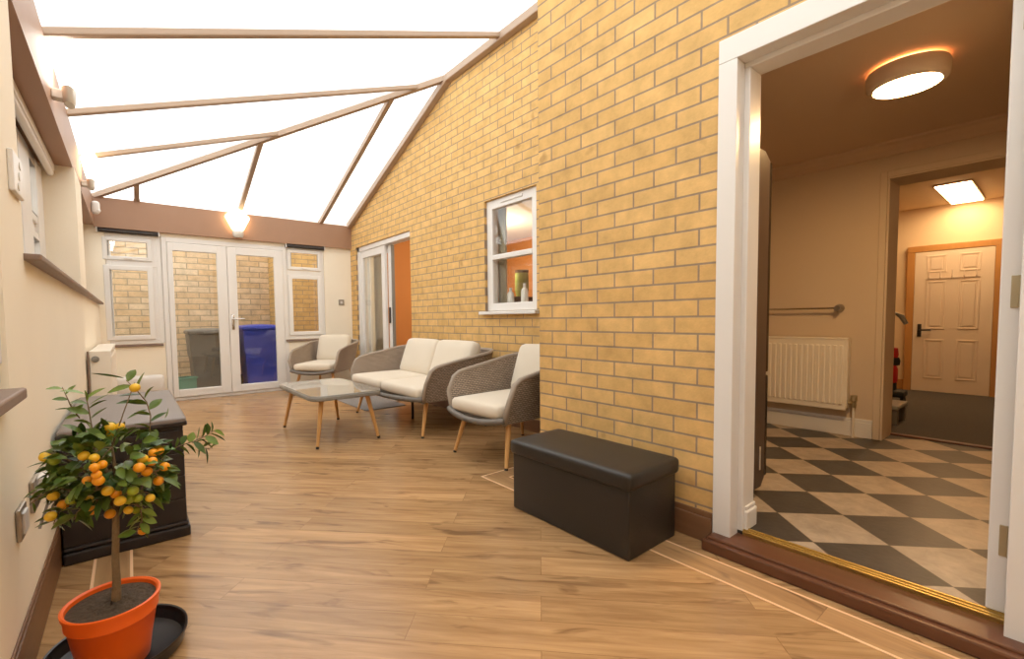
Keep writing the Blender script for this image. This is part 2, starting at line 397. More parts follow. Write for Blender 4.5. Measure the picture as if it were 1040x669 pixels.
def wall_y(mb, y0, y1, x0, x1, z0, z1, holes):
    xs = sorted({x0, x1, *[h[0] for h in holes], *[h[1] for h in holes]}); xs = [x for x in xs if x0 <= x <= x1]
    for a, b in zip(xs, xs[1:]):
        m = (a+b)/2; hs = sorted([(h[2], h[3]) for h in holes if h[0] <= m <= h[1]]); z = z0
        for za, zb in hs:
            if za > z: mb.box(a, b, y0, y1, z, za)
            z = max(z, zb)
        if z < z1: mb.box(a, b, y0, y1, z, z1)
    return mb

# ------------------------------------------------------------------ main dimensions (metres)
XL, XR, XF, YJ, YB = -.27, 1.98, 2.77, 1.98, 6.92     # left wall, near brick wall, far brick wall, jog, back wall
ZE, ZR = 2.45, 3.545                                  # eaves and ridge of the glazed roof
YH = 4.06                                             # where the hip meets the house wall
YN = -1.6                                             # wall behind the photographer
KX, KZ = 4.30, .07                                    # kitchen far wall and floor

# ------------------------------------------------------------------ floors
b = MB().box(-.5, 3.05, YN-.1, 7.1, -.08, 0)
floor = struct(b, 'floor', M['floor'], 'oak-look laminate floor of the sunroom, planks laid diagonally', 'floor')
# border plank with two pale inlay lines, following the walls
b = MB()
b.box(1.722, 1.842, YN, 2.115, -.002, .0012); b.box(1.722, 2.60, 2.115, 2.235, -.002, .0012)
b.box(-.155, -.035, YN, 6.7, -.002, .0012)
o = struct(b, 'trim_1', M['border'], 'oak border plank let into the floor between two pale lines', 'floor border')
b = MB()
for x, y1 in ((1.716, 2.241), (1.842, 2.115)): b.box(x-.005, x+.005, YN, y1, -.002, .0018)
for y, x0 in ((2.236, 1.716), (2.115, 1.842)): b.box(x0, 2.62, y-.005, y+.005, -.002, .0018)
for x in (-.155, -.035): b.box(x-.005, x+.005, YN, 6.7, -.002, .0018)
struct(b, 'trim_2', M['inlay'], 'thin pale inlay lines edging the floor border plank', 'floor inlay')

b = MB().box(2.04, KX+.28, -1.3, 1.98, -.08, KZ)
struct(b, 'floor_kitchen', M['tiles'], 'black and cream checkerboard tile floor laid diagonally in the kitchen', 'floor')
b = MB().box(KX+.29, 7.6, -1.3, 2.02, -.08, KZ)
struct(b, 'floor_hall', M['carpet'], 'dark carpet floor of the hall beyond the kitchen', 'floor')
b = MB().box(3.05, 5.7, 2.08, 7.2, -.08, .0)
struct(b, 'floor_living', M['livfloor'], 'carpeted floor of the orange room behind the sliding door', 'floor')

# ------------------------------------------------------------------ near brick wall with the kitchen doorway
DY0, DY1, DZ = .075, .915, 2.13                       # doorway outer frame
b = MB(); wall_x(b, XR, XR+.14, YN, YJ, 0, 3.24, [(DY0-.085, DY1, 0, DZ)])
struct(b, 'wall_right', M['brick_y'], 'near yellow brick wall with the open kitchen doorway', 'wall')
b = MB().box(XR+.14, XF, YJ-.12, YJ, 0, 3.30)
struct(b, 'wall_return', M['brick_x'], 'short brick return behind the corner of the near wall', 'wall')

# far brick wall: rectangle with openings plus the gable under the hip
b = MB(); wall_x(b, XF, XF+.28, YJ-.12, YB+.18, 0, ZE, [(5.01, 6.70, 0.0, 2.10), (2.80, 3.52, 1.065, 2.135)])
b.prism([(XF, YJ-.12, ZE), (XF, YB, ZE), (XF, YH, ZR), (XF, YJ-.12, ZR)], (.28, 0, 0))
struct(b, 'wall_far_right', M['brick_y'], 'long yellow brick house wall behind the wicker seats', 'wall')

# back wall
BH = [(-.19, .345, .745, 2.06), (.345, 1.81, 0, 2.06), (1.81, 2.35, .735, 2.06)]
b = MB(); wall_y(b, YB, YB+.16, -.5, XF, 0, ZE, BH)
struct(b, 'wall_back', M['cream'], 'cream plastered end wall around the garden doors', 'wall')
# wall behind the photographer
b = MB().box(-.5, XR, YN-.1, YN, 0, 3.2)
struct(b, 'wall_front', M['cream'], 'cream wall behind the viewpoint', 'wall')

# left wall
b = MB()
SZ = 1.215
wall_x(b, -.52, XL, YN, 2.17, 0, 2.45, [(.3, 1.80, .80, 1.24)])
b.box(-.52, XL, 2.17, 4.47, 0, SZ); b.box(-.52, XL, 4.47, 5.02, 0, 2.13); b.box(-.52, XL, 5.02, YB, 0, SZ)
struct(b, 'wall_left', M['cream'], 'cream plastered garden wall with deep window recesses', 'wall')

# left eaves beam and back beam
b = MB().box(-.55, -.277, 2.17, YB+.16, 2.13, ZE)
b.box(-.55, -.277, YN, 2.17, ZE-.001, ZE)
struct(b, 'trim_3', M['beam'], 'brown boxed eaves beam along the left windows', 'beam')
b = MB().box(-.277, XF, YB-.05, YB, 2.105, ZE)
struct(b, 'trim_4', M['beam'], 'brown boxed beam across the end wall above the garden doors', 'beam')

# ------------------------------------------------------------------ glazed roof
def zmain(x): return ZE + (x+.277)*(ZR-ZE)/(XF+.277)
hip0, hip1 = Vector((-.277, YB, ZE)), Vector((XF, YH, ZR))
def hip_at_y(y): t = (YB-y)/(YB-YH); return hip0.lerp(hip1, t)
def hip_at_x(x): t = (x+.277)/(XF+.277); return hip0.lerp(hip1, t)
b = MB()
up = Vector((0, 0, .03))
b.prism([Vector(p)+up for p in ((-.55, YN-.1, zmain(-.55)), (XF, YN-.1, ZR), (XF, YH, ZR), (-.277, YB, ZE), (-.55, YB, zmain(-.55)))], (0, 0, .016))
b.prism([Vector(p)+up for p in ((-.277, YB, ZE), (XF, YH, ZR), (XF, YB+.16, ZE-.06), (-.277, YB+.16, ZE-.06))], (0, 0, .016))
roof = struct(b, 'ceiling', M['roof'], 'hipped lean-to roof of opal white sheets on tan glazing bars', 'roof')
def bar(p, q, w=.05, h=.045):
    p, q = Vector(p), Vector(q); d = (q-p); ln = d.length; d.normalize()
    side = d.cross(Vector((0, 0, 1))).normalized(); upv = side.cross(d)
    m = Matrix((side, d, upv)).transposed().to_4x4(); m.translation = (p+q)/2
    MB().box(-w/2, w/2, -ln/2, ln/2, -h+.03, .028, bev=.008, mat=m).build('glazing_bar', M['bar'], roof)
for y in (-1.06, 0.0, 1.065, 2.13, 3.2, 4.30, 5.37):
    top = hip_at_y(y) if y > YH else Vector((XF if y > 2 else XR, y, ZR if y > 2 else zmain(XR)))
    bar((-.30, y, zmain(-.30)), top)
for x in (.13, 1.225, 2.31):
    bar((x, YB-.02, ZE), hip_at_x(x))
bar(hip0, hip1, .05, .05)
bar((XF-.035, YJ, ZR-.012), (XF-.035, YH, ZR-.012), .07, .08)
bar((XF-.035, YH, ZR-.012), (XF-.035, YB-.05, ZE+.01), .07, .08)

# ------------------------------------------------------------------ window and door builders
def frame_y(mb, x0, x1, z0, z1, y0, y1, w, bev=.006):
    """rectangular ring standing in an XZ plane"""
    mb.box(x0, x0+w, y0, y1, z0, z1, bev); mb.box(x1-w, x1, y0, y1, z0, z1, bev)
    mb.box(x0+w-.004, x1-w+.004, y0, y1, z0, z0+w, bev); mb.box(x0+w-.004, x1-w+.004, y0, y1, z1-w, z1, bev)
def frame_x(mb, y0, y1, z0, z1, x0, x1, w, bev=.006, wt=None, wb=None):
    wt = wt or w; wb = wb or w
    mb.box(x0, x1, y0, y0+w, z0, z1, bev); mb.box(x0, x1, y1-w, y1, z0, z1, bev)
    mb.box(x0, x1, y0+w-.004, y1-w+.004, z0, z0+wb, bev); mb.box(x0, x1, y0+w-.004, y1-w+.004, z1-wt, z1, bev)

def pane_y(x0, x1, z0, z1, y, par):
    MB().box(x0-.01, x1+.01, y, y+.006, z0-.01, z1+.01).build('glass_pane', M['glass'], par)
    g = MB(); frame_y(g, x0-.007, x1+.007, z0-.007, z1+.007, y-.004, y-.001, .007, 0)
    g.build('gasket', M['greyplug'], par)

def back_window(name, label, x0, x1, zs, px0, px1, top, bot):
    w = thing(name, label, 'window', kind='structure')
    m = MB(); y0, y1 = YB+.012, YB+.075
    frame_y(m, x0+.001, x1-.001, zs, 2.058, y0, y1, .05)
    m.box(px1+.045, x1-.04, y0+.004, y1-.004, zs+.045, 2.01)
    zt = (top[0]+bot[1])/2; m.box(x0+.047, x1-.047, y0, y1, zt-.035, zt+.035, .005)
    m.build('window_frame', M['upvc'], w)
    s = MB(); frame_y(s, px0-.055, px1+.055, bot[0]-.055, bot[1]+.05, y0-.018, y0+.02, .055); s.build('sash', M['upvc'], w)
    s = MB(); frame_y(s, px0-.055, px1+.055, top[0]-.045, top[1]+.045, y0-.018, y0+.02, .045); s.build('sash', M['upvc'], w)
    pane_y(px0, px1, bot[0], bot[1], y0, w); pane_y(px0, px1, top[0], top[1], y0, w)
    MB().box((px0+px1)/2-.04, (px0+px1)/2+.04, y0-.035, y0-.015, top[0]-.03, top[0]-.012, .004).build('window_handle', M['white'], w)
    MB().box(x0-.08 if x0 < 0 else x0-.04, x1-.02, YB-.03, YB+.01, zs-.035, zs-.003, .006).build('window_sill', M['sill'], w)
    return w
back_window('window_1', 'white upvc window left of the garden doors, brick yard seen through', -.19, .345, .745, -.16, .197, (1.79, 1.965), (.848, 1.632))
back_window('window_2', 'white upvc window right of the garden doors, above the corner chair', 1.81, 2.35, .735, 1.885, 2.25, (1.785, 1.985), (.842, 1.616))

# garden doors
fr = thing('door_1', 'white outer frame and threshold of the double garden doors', 'door frame', kind='structure')
m = MB(); y0, y1 = YB-.012, YB+.09
m.box(.347, .40, y0, y1, 0, 2.058, .006); m.box(1.755, 1.808, y0, y1, 0, 2.058, .006); m.box(.396, 1.76, y0, y1, 2.0, 2.058, .006); m.box(.396, 1.76, y0, y1, 0, .04, .006)
m.build('door_frame', M['upvc'], fr)
def leaf_door(name, label, x0, x1, px0, px1, handle):
    d = thing(name, label, 'door', kind='structure')
    m = MB(); ya, yb = YB-.03, YB+.03
    m.box(x0, px0, ya, yb, .045, 1.995, .008); m.box(px1, x1, ya, yb, .045, 1.995, .008)
    m.box(px0-.006, px1+.006, ya, yb, .045, .14, .008); m.box(px0-.006, px1+.006, ya, yb, 1.895, 1.995, .008)
    m.build('door_leaf', M['upvc'], d)
    pane_y(px0, px1, .14, 1.895, YB-.012, d)
    if handle:
        h = MB(); h.box(1.083, 1.115, ya-.012, ya, .89, 1.09, .006); h.tube([(1.099, ya-.005, 1.035), (1.099, ya-.05, 1.035), (1.105, ya-.055, 1.035), (1.23, ya-.05, 1.033)], [.01, .01, .011, .008], 10)
        h.build('door_handle', M['chrome'], d, smooth=True)
    return d
leaf_door('door_2', 'left leaf of the white glazed garden doors, dark bin behind its glass', .402, 1.052, .46, .935, False)
leaf_door('door_3', 'right leaf of the white glazed garden doors with handle, blue bin behind its glass', 1.056, 1.753, 1.165, 1.64, True)

# dark rolled blinds over both end windows
for x0, x1, lab in ((-.26, .335, 'dark rolled up blind above the left end window'), (1.80, 2.36, 'dark rolled up blind above the right end window')):
    t = thing('roller_blind', lab, 'blind', (0, 0, 0))
    MB().tube([(x0, YB-.022, 2.078), (x1, YB-.022, 2.078)], .024, 14).build('roll', M['black'], t, smooth=True)
    MB().box(x0, x0+.012, YB-.048, YB, 2.05, 2.105).build('bracket', M['white'], t)
    MB().box(x1-.012, x1, YB-.048, YB, 2.05, 2.105).build('bracket', M['white'], t)

# left windows
def left_window(name, label, y0, y1, z0, z1, x, mull, ztr, extra=()):
    w = thing(name, label, 'window', kind='structure')
    m = MB(); frame_x(m, y0+.001, y1-.001, z0+.001, z1-.001, x, x+.06, .06)
    for ya, yb in extra: m.box(x+.02, x+.082, ya, yb, z0+.055, z1-.055, .004)
    for yy in mull: m.box(x, x+.06, yy-.035, yy+.035, z0+.05, z1-.05, .005)
    if ztr: m.box(x, x+.06, y0+.05, y1-.05, ztr-.03, ztr+.03, .005)
    m.build('window_frame', M['upvc'], w)
    edges = [y0+.06] + [e for yy in mull for e in (yy-.035, yy+.035)] + [y1-.06]
    spans = [(z0+.06, z1-.06)] if not ztr else [(z0+.06, ztr-.03), (ztr+.03, z1-.06)]
    for a, c in zip(edges[::2], edges[1::2]):
        for za, zb in spans:
            s = MB(); frame_x(s, a+.002, c-.002, za+.002, zb-.002, x+.045, x+.075, .05); s.build('sash', M['upvc'], w)
            MB().box(x+.05, x+.056, a+.045, c-.045, za+.045, zb-.045).build('glass_pane', M['glass'], w)
            g = MB(); frame_x(g, a+.046, c-.046, za+.046, zb-.046, x+.057, x+.0765, .007, 0); g.build('gasket', M['greyplug'], w)
    return w
left_window('window_3', 'white upvc window in the first deep recess of the left wall', 2.17, 4.47, SZ+.02, 2.13, -.52, (2.95, 3.72), 1.62, ((3.56, 3.90), (4.16, 4.415)))
left_window('window_4', 'white upvc window in the second recess of the left wall near the end corner', 5.02, YB, SZ+.02, 2.13, -.46, (5.95,), 1.62)
left_window('window_5', 'low white framed window at the left edge above its short sill', .3, 1.80, .832, 1.24, -.345, (1.05,), None)
# sills
b = MB().box(-.5, XL+.045, 2.15, 4.80, SZ, SZ+.022, .005)
struct(b, 'trim_5', M['sill'], 'taupe window board of the first left recess', 'window sill')
b = MB().box(-.5, XL+.045, 4.84, 6.86, SZ, SZ+.022, .005)
struct(b, 'trim_6', M['sill'], 'taupe window board of the second left recess near the end wall', 'window sill')
b = MB().box(-.4, XL+.045, .2, 1.72, .80, .83, .006)
struct(b, 'trim_7', M['sill'], 'short taupe sill below the low window at the left edge', 'window sill')
# white blind rail in the first recess
t = thing('blind_headrail', 'white blind headrail under the left beam inside the first window recess', 'blind')
MB().box(-.42, -.37, 2.19, 4.44, 2.075, 2.125, .01).build('rail', M['white'], t)
MB().tube([(-.395, 2.2, 2.06), (-.395, 4.43, 2.06)], .02, 12).build('roll', M['upvc'], t, smooth=True)

# skirting boards
b = MB().box(XL, XL+.010, YN, YB, 0, .15, .004); b.box(XL, XL+.007, YN, YB, .1505, .165, .003)
struct(b, 'baseboard_left', M['skirt'], 'walnut brown skirting board along the left wall', 'skirting board')
b = MB()
for a, c in ((YN, DY0-.09), (DY1+.002, YJ)): b.box(XR-.02, XR, a, c, 0, .11, .004); b.box(XR-.012, XR, a, c, .11, .135, .003)
struct(b, 'baseboard_right', M['skirt'], 'walnut brown skirting board on the near brick wall beside the doorway', 'skirting board')
b = MB().box(XF-.02, XF, YJ, 5.0, 0, .11, .004)
struct(b, 'baseboard_far_right', M['skirt'], 'walnut brown skirting board behind the wicker seats', 'skirting board')

# ------------------------------------------------------------------ sash window and sliding door in the far brick wall
w = thing('window_6', 'white two-pane window in the yellow brick wall above the armchair', 'window', kind='structure')
m = MB(); frame_x(m, 2.801, 3.519, 1.07, 2.134, XF+.03, XF+.10, .085, wt=.085, wb=.075); m.box(XF+.025, XF+.09, 2.88, 3.44, 1.563, 1.61, .006)
m.box(XF+.02, XF+.04, 3.0, 3.3, 2.085, 2.105, .004)
m.build('window_frame', M['white'], w)
for za, zb in ((1.145, 1.563), (1.61, 2.05)):
    MB().box(XF+.05, XF+.056, 2.878, 3.442, za-.01, zb+.01).build('glass_pane', M['glass'], w)
MB().box(XF-.055, XF+.03, 2.77, 3.56, 1.036, 1.066, .006).build('window_sill', M['white'], w)

def lining_x(par, y0, y1, z0, z1, xa, xb, t=.012, sill=True):
    m = MB(); m.box(xa, xb, y0, y0+t, z0, z1); m.box(xa, xb, y1-t, y1, z0, z1); m.box(xa, xb, y0+t, y1-t, z1-t, z1)
    m.build('plaster_reveal', M['cream'], par)
lining_x(w, 2.8015, 3.5185, 1.127, 2.1335, XF+.101, XF+.28)
w = thing('door_4', 'white sliding patio door in the far brick wall, standing half open', 'door', kind='structure')
m = MB(); m.box(XF+.02, XF+.15, 6.62, 6.70, 0, 2.098, .006); m.box(XF+.02, XF+.15, 5.012, 6.70, 2.03, 2.098, .006); m.box(XF+.02, XF+.15, 5.012, 5.03, 0, 2.05, .004); m.box(XF+.02, XF+.15, 5.012, 6.70, 0, .05, .006)
m.build('door_frame', M['white'], w)
lining_x(w, 5.0125, 6.6985, .0, 2.0985, XF+.151, XF+.28)
m = MB(); frame_x(m, 5.80, 6.64, .05, 2.03, XF+.035, XF+.075, .105); m.build('fixed_panel', M['white'], w)
MB().box(XF+.05, XF+.056, 5.89, 6.55, .15, 1.93).build('glass_pane', M['glass'], w)
m = MB(); frame_x(m, 5.70, 6.52, .05, 2.03, XF+.085, XF+.125, .10); sp = m.build('sliding_panel', M['white'], w)
MB().box(XF+.10, XF+.106, 5.79, 6.43, .14, 1.94).build('glass_pane', M['glass'], w)
MB().box(XF+.065, XF+.085, 5.735, 5.765, .95, 1.17, .005).build('door_handle', M['steel'], w)
MB().box(XF+.083, XF+.127, 5.685, 5.702, .06, 2.02).build('draught_seal', M['greyplug'], w)
b = MB().box(2.52, XF+.02, 4.98, 6.72, 0, .03, .006)
struct(b, 'trim_8', M['white'], 'low white threshold board in front of the sliding patio door', 'threshold')

# ------------------------------------------------------------------ kitchen doorway
df = thing('door_5', 'white frame around the kitchen doorway in the near brick wall', 'door frame', kind='structure')
m = MB()
m.box(XR-.015, XR+.06, DY1-.075, DY1-.001, .05, DZ-.096, .003)
m.box(XR-.015, XR+.06, DY0-.083, DY0, .05, DZ-.096, .003)
m.box(XR-.015, XR+.06, DY0-.083, DY1-.001, DZ-.0955, DZ-.001, .003)
m.build('door_frame', M['white'], df)
m = MB(); m.box(XR+.0605, XR+.17, DY1-.095, DY1-.002, KZ, DZ-.116, .004); m.box(XR+.0605, XR+.17, DY0-.083, DY1-.002, DZ-.1155, DZ-.06, .004)
m.build('door_lining', M['white'], df)
m = MB(); m.box(XR+.075, XR+.18, DY1-.107, DY1-.06, KZ, KZ+.085, .006); m.box(XR+.08, XR+.178, DY1-.101, DY1-.06, KZ+.085, KZ+.105, .005)
m.build('plinth_block', M['white'], df)
dl = thing('door_6', 'white kitchen door standing open on its brass hinges at the right edge', 'door', kind='structure')
m = MB(); m.box(XR+.085, XR+.85, DY0, DY0+.044, KZ+.01, DZ-.10, .004); m.build('door_leaf', M['white'], dl)
for z in (.305, 1.06, 1.86):
    m = MB(); m.box(XR+.081, XR+.087, DY0+.002, DY0+.022, z-.048, z+.048, .002); m.tube([(XR+.079, DY0+.001, z-.048), (XR+.079, DY0+.001, z+.048)], .005, 8); m.build('hinge', M['hingebrass'], dl)
b = MB()
b.box(1.885, XR+.02, DY0-.6, DY1+.008, 0, .048, .008); b.box(1.91, XR+.09, DY0-.083, DY1-.004, .0, .058, .006)
struct(b, 'trim_9', M['mahog'], 'dark mahogany step across the kitchen doorway', 'threshold')
b = MB(); b.box(XR+.055, XR+.10, DY0-.05, DY1-.096, .05, KZ+.004, .003); b.box(XR+.062, XR+.072, DY0-.05, DY1-.096, KZ+.002, KZ+.009, .002); b.box(XR+.088, XR+.097, DY0-.05, DY1-.096, KZ+.002, KZ+.008, .002)
struct(b, 'trim_10', M['brass'], 'ridged brass threshold strip along the kitchen step', 'threshold strip')

# ------------------------------------------------------------------ kitchen shell
HZ = 2.20
b = MB(); wall_x(b, KX, KX+.28, -1.3, 1.98, KZ, 2.3, [(-.75, .80, KZ, 1.968)])
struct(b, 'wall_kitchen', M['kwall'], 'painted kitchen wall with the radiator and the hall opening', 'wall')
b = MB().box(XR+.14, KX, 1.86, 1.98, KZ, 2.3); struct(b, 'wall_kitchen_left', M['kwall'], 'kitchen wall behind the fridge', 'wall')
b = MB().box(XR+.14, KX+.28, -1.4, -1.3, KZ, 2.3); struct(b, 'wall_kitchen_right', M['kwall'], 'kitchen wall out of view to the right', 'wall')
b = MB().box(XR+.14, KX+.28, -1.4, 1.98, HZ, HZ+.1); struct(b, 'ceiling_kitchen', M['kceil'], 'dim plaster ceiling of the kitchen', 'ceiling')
b = MB(); pr_ = [(KX, 0, 2.115), (KX-.012, 0, 2.12), (KX-.03, 0, 2.15), (KX-.06, 0, 2.178), (KX-.085, 0, 2.188), (KX-.09, 0, HZ), (KX, 0, HZ)]
b.prism([(p[0], -1.3, p[2]) for p in pr_], (0, 3.16, 0))
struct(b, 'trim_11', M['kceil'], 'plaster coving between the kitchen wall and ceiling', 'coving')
b = MB(); b.box(KX-.018, KX, .841, 1.86, KZ, KZ+.115, .004); b.box(KX-.012, KX, .841, 1.86, KZ+.1155, KZ+.14, .004)
struct(b, 'baseboard_kitchen', M['white'], 'white skirting board below the kitchen radiator', 'skirting board')
b = MB(); b.box(KX-.012, KX+.285, .785, .799, KZ, 1.953, .003); b.box(KX-.012, KX+.285, -.749, .799, 1.9535, 1.967, .003); b.box(KX-.012, KX+.285, -.749, -.735, KZ, 1.953, .003)
b.box(KX-.014, KX-.001, .8, .84, KZ, 2.01, .004); b.box(KX-.014, KX-.001, -.79, .7995, 1.9675, 2.01, .004)
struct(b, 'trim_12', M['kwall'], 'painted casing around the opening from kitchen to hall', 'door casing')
b = MB().box(KX+.255, KX+.31, -.735, .785, KZ, KZ+.012, .003)
struct(b, 'trim_13', M['mahog'], 'dark threshold strip between kitchen tiles and hall carpet', 'threshold strip')

# hall
HX = 7.45
b = MB().box(HX, HX+.12, -1.3, 2.1, KZ, 2.5); struct(b, 'wall_hall', M['hallwall'], 'warm painted hall wall around the panelled door', 'wall')
b = MB().box(KX+.28, HX, 2.0, 2.12, KZ, 2.5); struct(b, 'wall_hall_left', M['hallwall'], 'left side wall of the hall', 'wall')
b = MB().box(KX+.28, HX, -1.4, -1.3, KZ, 2.5); struct(b, 'wall_hall_right', M['hallwall'], 'right side wall of the hall', 'wall')
b = MB().box(KX+.28, HX+.12, -1.4, 2.12, 2.24, 2.34); struct(b, 'ceiling_hall', M['hallwall'], 'painted ceiling of the hall', 'ceiling')
d = thing('door_7', 'closed white six-panel door in a pine casing at the end of the hall', 'door', kind='structure')
da, dc, dt = .47, 1.105, 1.715
m = MB(); m.box(HX-.045, HX-.012, da, dc, KZ+.005, dt)
leafo = m.build('door_leaf', M['doorpaint'], d)
m = MB()
wd = dc-da
for zs in ((.16, .62), (.74, 1.30), (1.40, 1.60)):
    for ya, yb in ((da+.1, da+wd/2-.05), (da+wd/2+.05, dc-.1)):
        frame_x(m, ya, yb, KZ+zs[0], KZ+zs[1], HX-.052, HX-.044, .018, .004)
        m.box(HX-.051, HX-.044, ya+.035, yb-.035, KZ+zs[0]+.035, KZ+zs[1]-.035, .006)
m.build('panel_moulding', M['doorpaint'], d)
m = MB(); m.box(HX-.05, HX-.001, da-.07, da-.003, KZ, dt+.0045, .004); m.box(HX-.05, HX-.001, dc+.003, dc+.07, KZ, dt+.0045, .004); m.box(HX-.05, HX-.001, da-.07, dc+.07, dt+.005, dt+.075, .004)
m.build('door_casing', M['pine'], d)
m = MB(); m.box(HX-.055, HX-.046, dc-.075, dc-.04, .72, .87, .004); m.tube([(HX-.05, dc-.057, .80), (HX-.09, dc-.057, .80), (HX-.092, dc-.062, .80), (HX-.09, dc-.16, .80)], .010, 8)
m.build('door_handle', M['steel'], d)
h = MB()
for k in range(5):
    yy = da+.13+.095*k
    h.tube([(HX-.055, yy, 1.49), (HX-.06, yy, 1.42), (HX-.075, yy, 1.40), (HX-.085, yy, 1.42)], .005, 6)
h.box(HX-.058, HX-.05, da+.1, dc-.1, 1.395, 1.41, .002)
tag(h.build('hook_rail', M['lamprim']), 'wire hook rail hanging on the panelled hall door', 'hook rail')
b = MB().box(HX-.016, HX, 1.18, 2.0, KZ, KZ+.12, .004); struct(b, 'baseboard_hall', M['pine'], 'pine skirting board left of the hall door', 'skirting board')
t = thing('panel_light', 'square glowing panel light on the hall ceiling', 'ceiling light')
MB().box(6.22, 7.36, .555, .825, 2.225, 2.24, .003).build('panel_frame', M['lamprim'], t)
MB().box(6.235, 7.345, .57, .81, 2.218, 2.226).build('diffuser', M['panellamp'], t)

# kitchen round ceiling lamp
t = thing('ceiling_lamp', 'round drum ceiling lamp glowing in the kitchen', 'ceiling light', (3.02, .505, HZ))
MB().lathe([(.06, -.012), (.148, -.014), (.155, -.03), (.152, -.085), (.14, -.098), (.126, -.10), (.122, -.092), (.0, -.092)], seg=48).build('drum', M['lamprim'], t, smooth=True)
MB().lathe([(0, 0), (.06, 0), (.06, -.013), (0, -.013)], seg=32).build('ceiling_mount', M['lamprim'], t, smooth=True)
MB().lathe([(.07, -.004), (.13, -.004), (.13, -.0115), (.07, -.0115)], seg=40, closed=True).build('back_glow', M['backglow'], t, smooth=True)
MB().lathe([(.0, -.0935), (.121, -.0935), (.121, -.099), (.10, -.103), (0, -.104)], seg=48).build('diffuser', M['kitlamp'], t, smooth=True)

# ------------------------------------------------------------------ kitchen things
t = thing('fridge', 'tall dark fridge seen side-on just inside the kitchen doorway', 'fridge', (0, 0, KZ))
m = MB(); m.prism([(2.16, .93, .05), (2.52, .93, .05), (2.56, .93, .09), (2.56, .93, 1.70), (2.50, .93, 1.735), (2.16, .93, 1.735)], (0, .6, 0)); m.build('cabinet_body', M['fridge'], t)
MB().box(2.562, 2.60, .932, 1.528, .09, .62, .008).build('freezer_door', M['fridgefront'], t)
MB().box(2.562, 2.60, .932, 1.528, .635, 1.70, .008).build('fridge_door', M['fridgefront'], t)
for x, y in ((2.22, .98), (2.50, .98), (2.22, 1.48), (2.50, 1.48)): MB().tube([(x, y, 0), (x, y, .055)], .018, 10).build('foot', M['rubber'], t)
MB().box(2.497, 2.507, .926, .931, .14, .26).build('rating_sticker', M['label'], t)

t = thing('radiator', 'white ribbed panel radiator on the kitchen wall under the rail', 'radiator')
m = MB(); y0, y1, z0, z1 = .985, 1.80, .27, .81
m.box(KX-.085, KX-.06, y0, y1, z0, z1, .008)
for k in range(21):
    yy = y0+.035+k*(y1-y0-.07)/20
    m.box(KX-.094, KX-.083, yy-.011, yy+.011, z0+.045, z1-.045, .005)
m.build('front_panel', M['radw'], t)
MB().box(KX-.09, KX-.015, y0-.004, y1+.004, z1-.004, z1+.01, .003).build('top_grille', M['radw'], t)
m = MB(); m.box(KX-.085, KX-.02, y0-.006, y0+.002, z0+.02, z1, .002); m.build('side_cover', M['radw'], t)
MB().tube([(KX-.05, y0-.04, KZ), (KX-.05, y0-.04, .31)], .008, 8).build('pipe', M['radw'], t, smooth=True)
m = MB(); m.tube([(KX-.05, y0+.01, .33), (KX-.05, y0-.045, .33)], .012, 10); m.tube([(KX-.05, y0-.04, .30), (KX-.05, y0-.04, .345), (KX-.05, y0-.04, .35), (KX-.05, y0-.04, .39)], [.014, .014, .022, .02], 12)
m.build('valve', M['hingebrass'], t, smooth=True)
MB().box(KX-.02, KX-.001, 1.1, 1.16, .5, .75).build('bracket', M['radw'], t)
MB().box(KX-.06, KX-.001, 1.6, 1.66, .5, .75).build('bracket', M['radw'], t)

t = thing('towel_rail', 'thin metal rail with round end on the kitchen wall above the radiator', 'rail')
MB().tube([(KX-.05, 1.07, 1.045), (KX-.05, 1.78, 1.045)], .0075, 10).build('rod', M['chrome'], t, smooth=True)
for yy in (1.06, 1.79):
    MB().tube([(KX-.001, yy, 1.045), (KX-.015, yy, 1.045), (KX-.03, yy, 1.045), (KX-.068, yy, 1.045)], [.032, .03, .016, .02], 16).build('end_bracket', M['steelplate'], t, smooth=True)

# hall: upright cleaner and grey step
t = thing('vacuum_cleaner', 'upright red and black cleaner with a curved grey handle in the hall', 'vacuum cleaner', (5.72, .985, KZ))
MB().tube([(.02, .03, .30), (0, .035, .60), (0, .03, .86), (0, 0, .93), (0, -.05, .90), (0, -.085, .83)], [.014, .014, .016, .02, .022, .018], 10).build('handle', M['grey'], t, smooth=True)
MB().lathe([(0, .27), (.045, .27), (.05, .30), (.05, .40), (.035, .44), (0, .44)], (0, .01, 0), 16).build('dust_bin', M['red'], t, smooth=True)
MB().lathe([(0, .50), (.035, .50), (.042, .54), (.035, .60), (0, .61)], (0, .0, 0), 16).build('motor_cap', M['red'], t, smooth=True)
MB().lathe([(0, .43), (.04, .44), (.045, .48), (.035, .51), (0, .51)], (0, -.01, 0), 16).build('collar', M['rubber'], t, smooth=True)
MB().box(-.10, .10, -.10, .07, .14, .20, .02).box(-.03, .03, -.03, .04, .18, .30, .01).build('floor_head', M['rubber'], t)
for yy in (-.07, .05): MB().tube([(.06, yy-.012, .0715), (.06, yy+.012, .0715)], .0715, 16).build('wheel', M['rubber'], t)
t = thing('step_stool', 'low grey plastic step in front of the red cleaner in the hall', 'step stool', (5.16, .885, KZ))
MB().box(-.22, .16, -.08, .13, .13, .165, .012).build('tread', M['grey'], t)
for x, y in ((-.17, -.05), (.11, -.05), (-.17, .10), (.11, .10)): MB().box(x-.025, x+.025, y-.02, y+.02, 0, .135, .006).build('leg', M['greybin'], t)

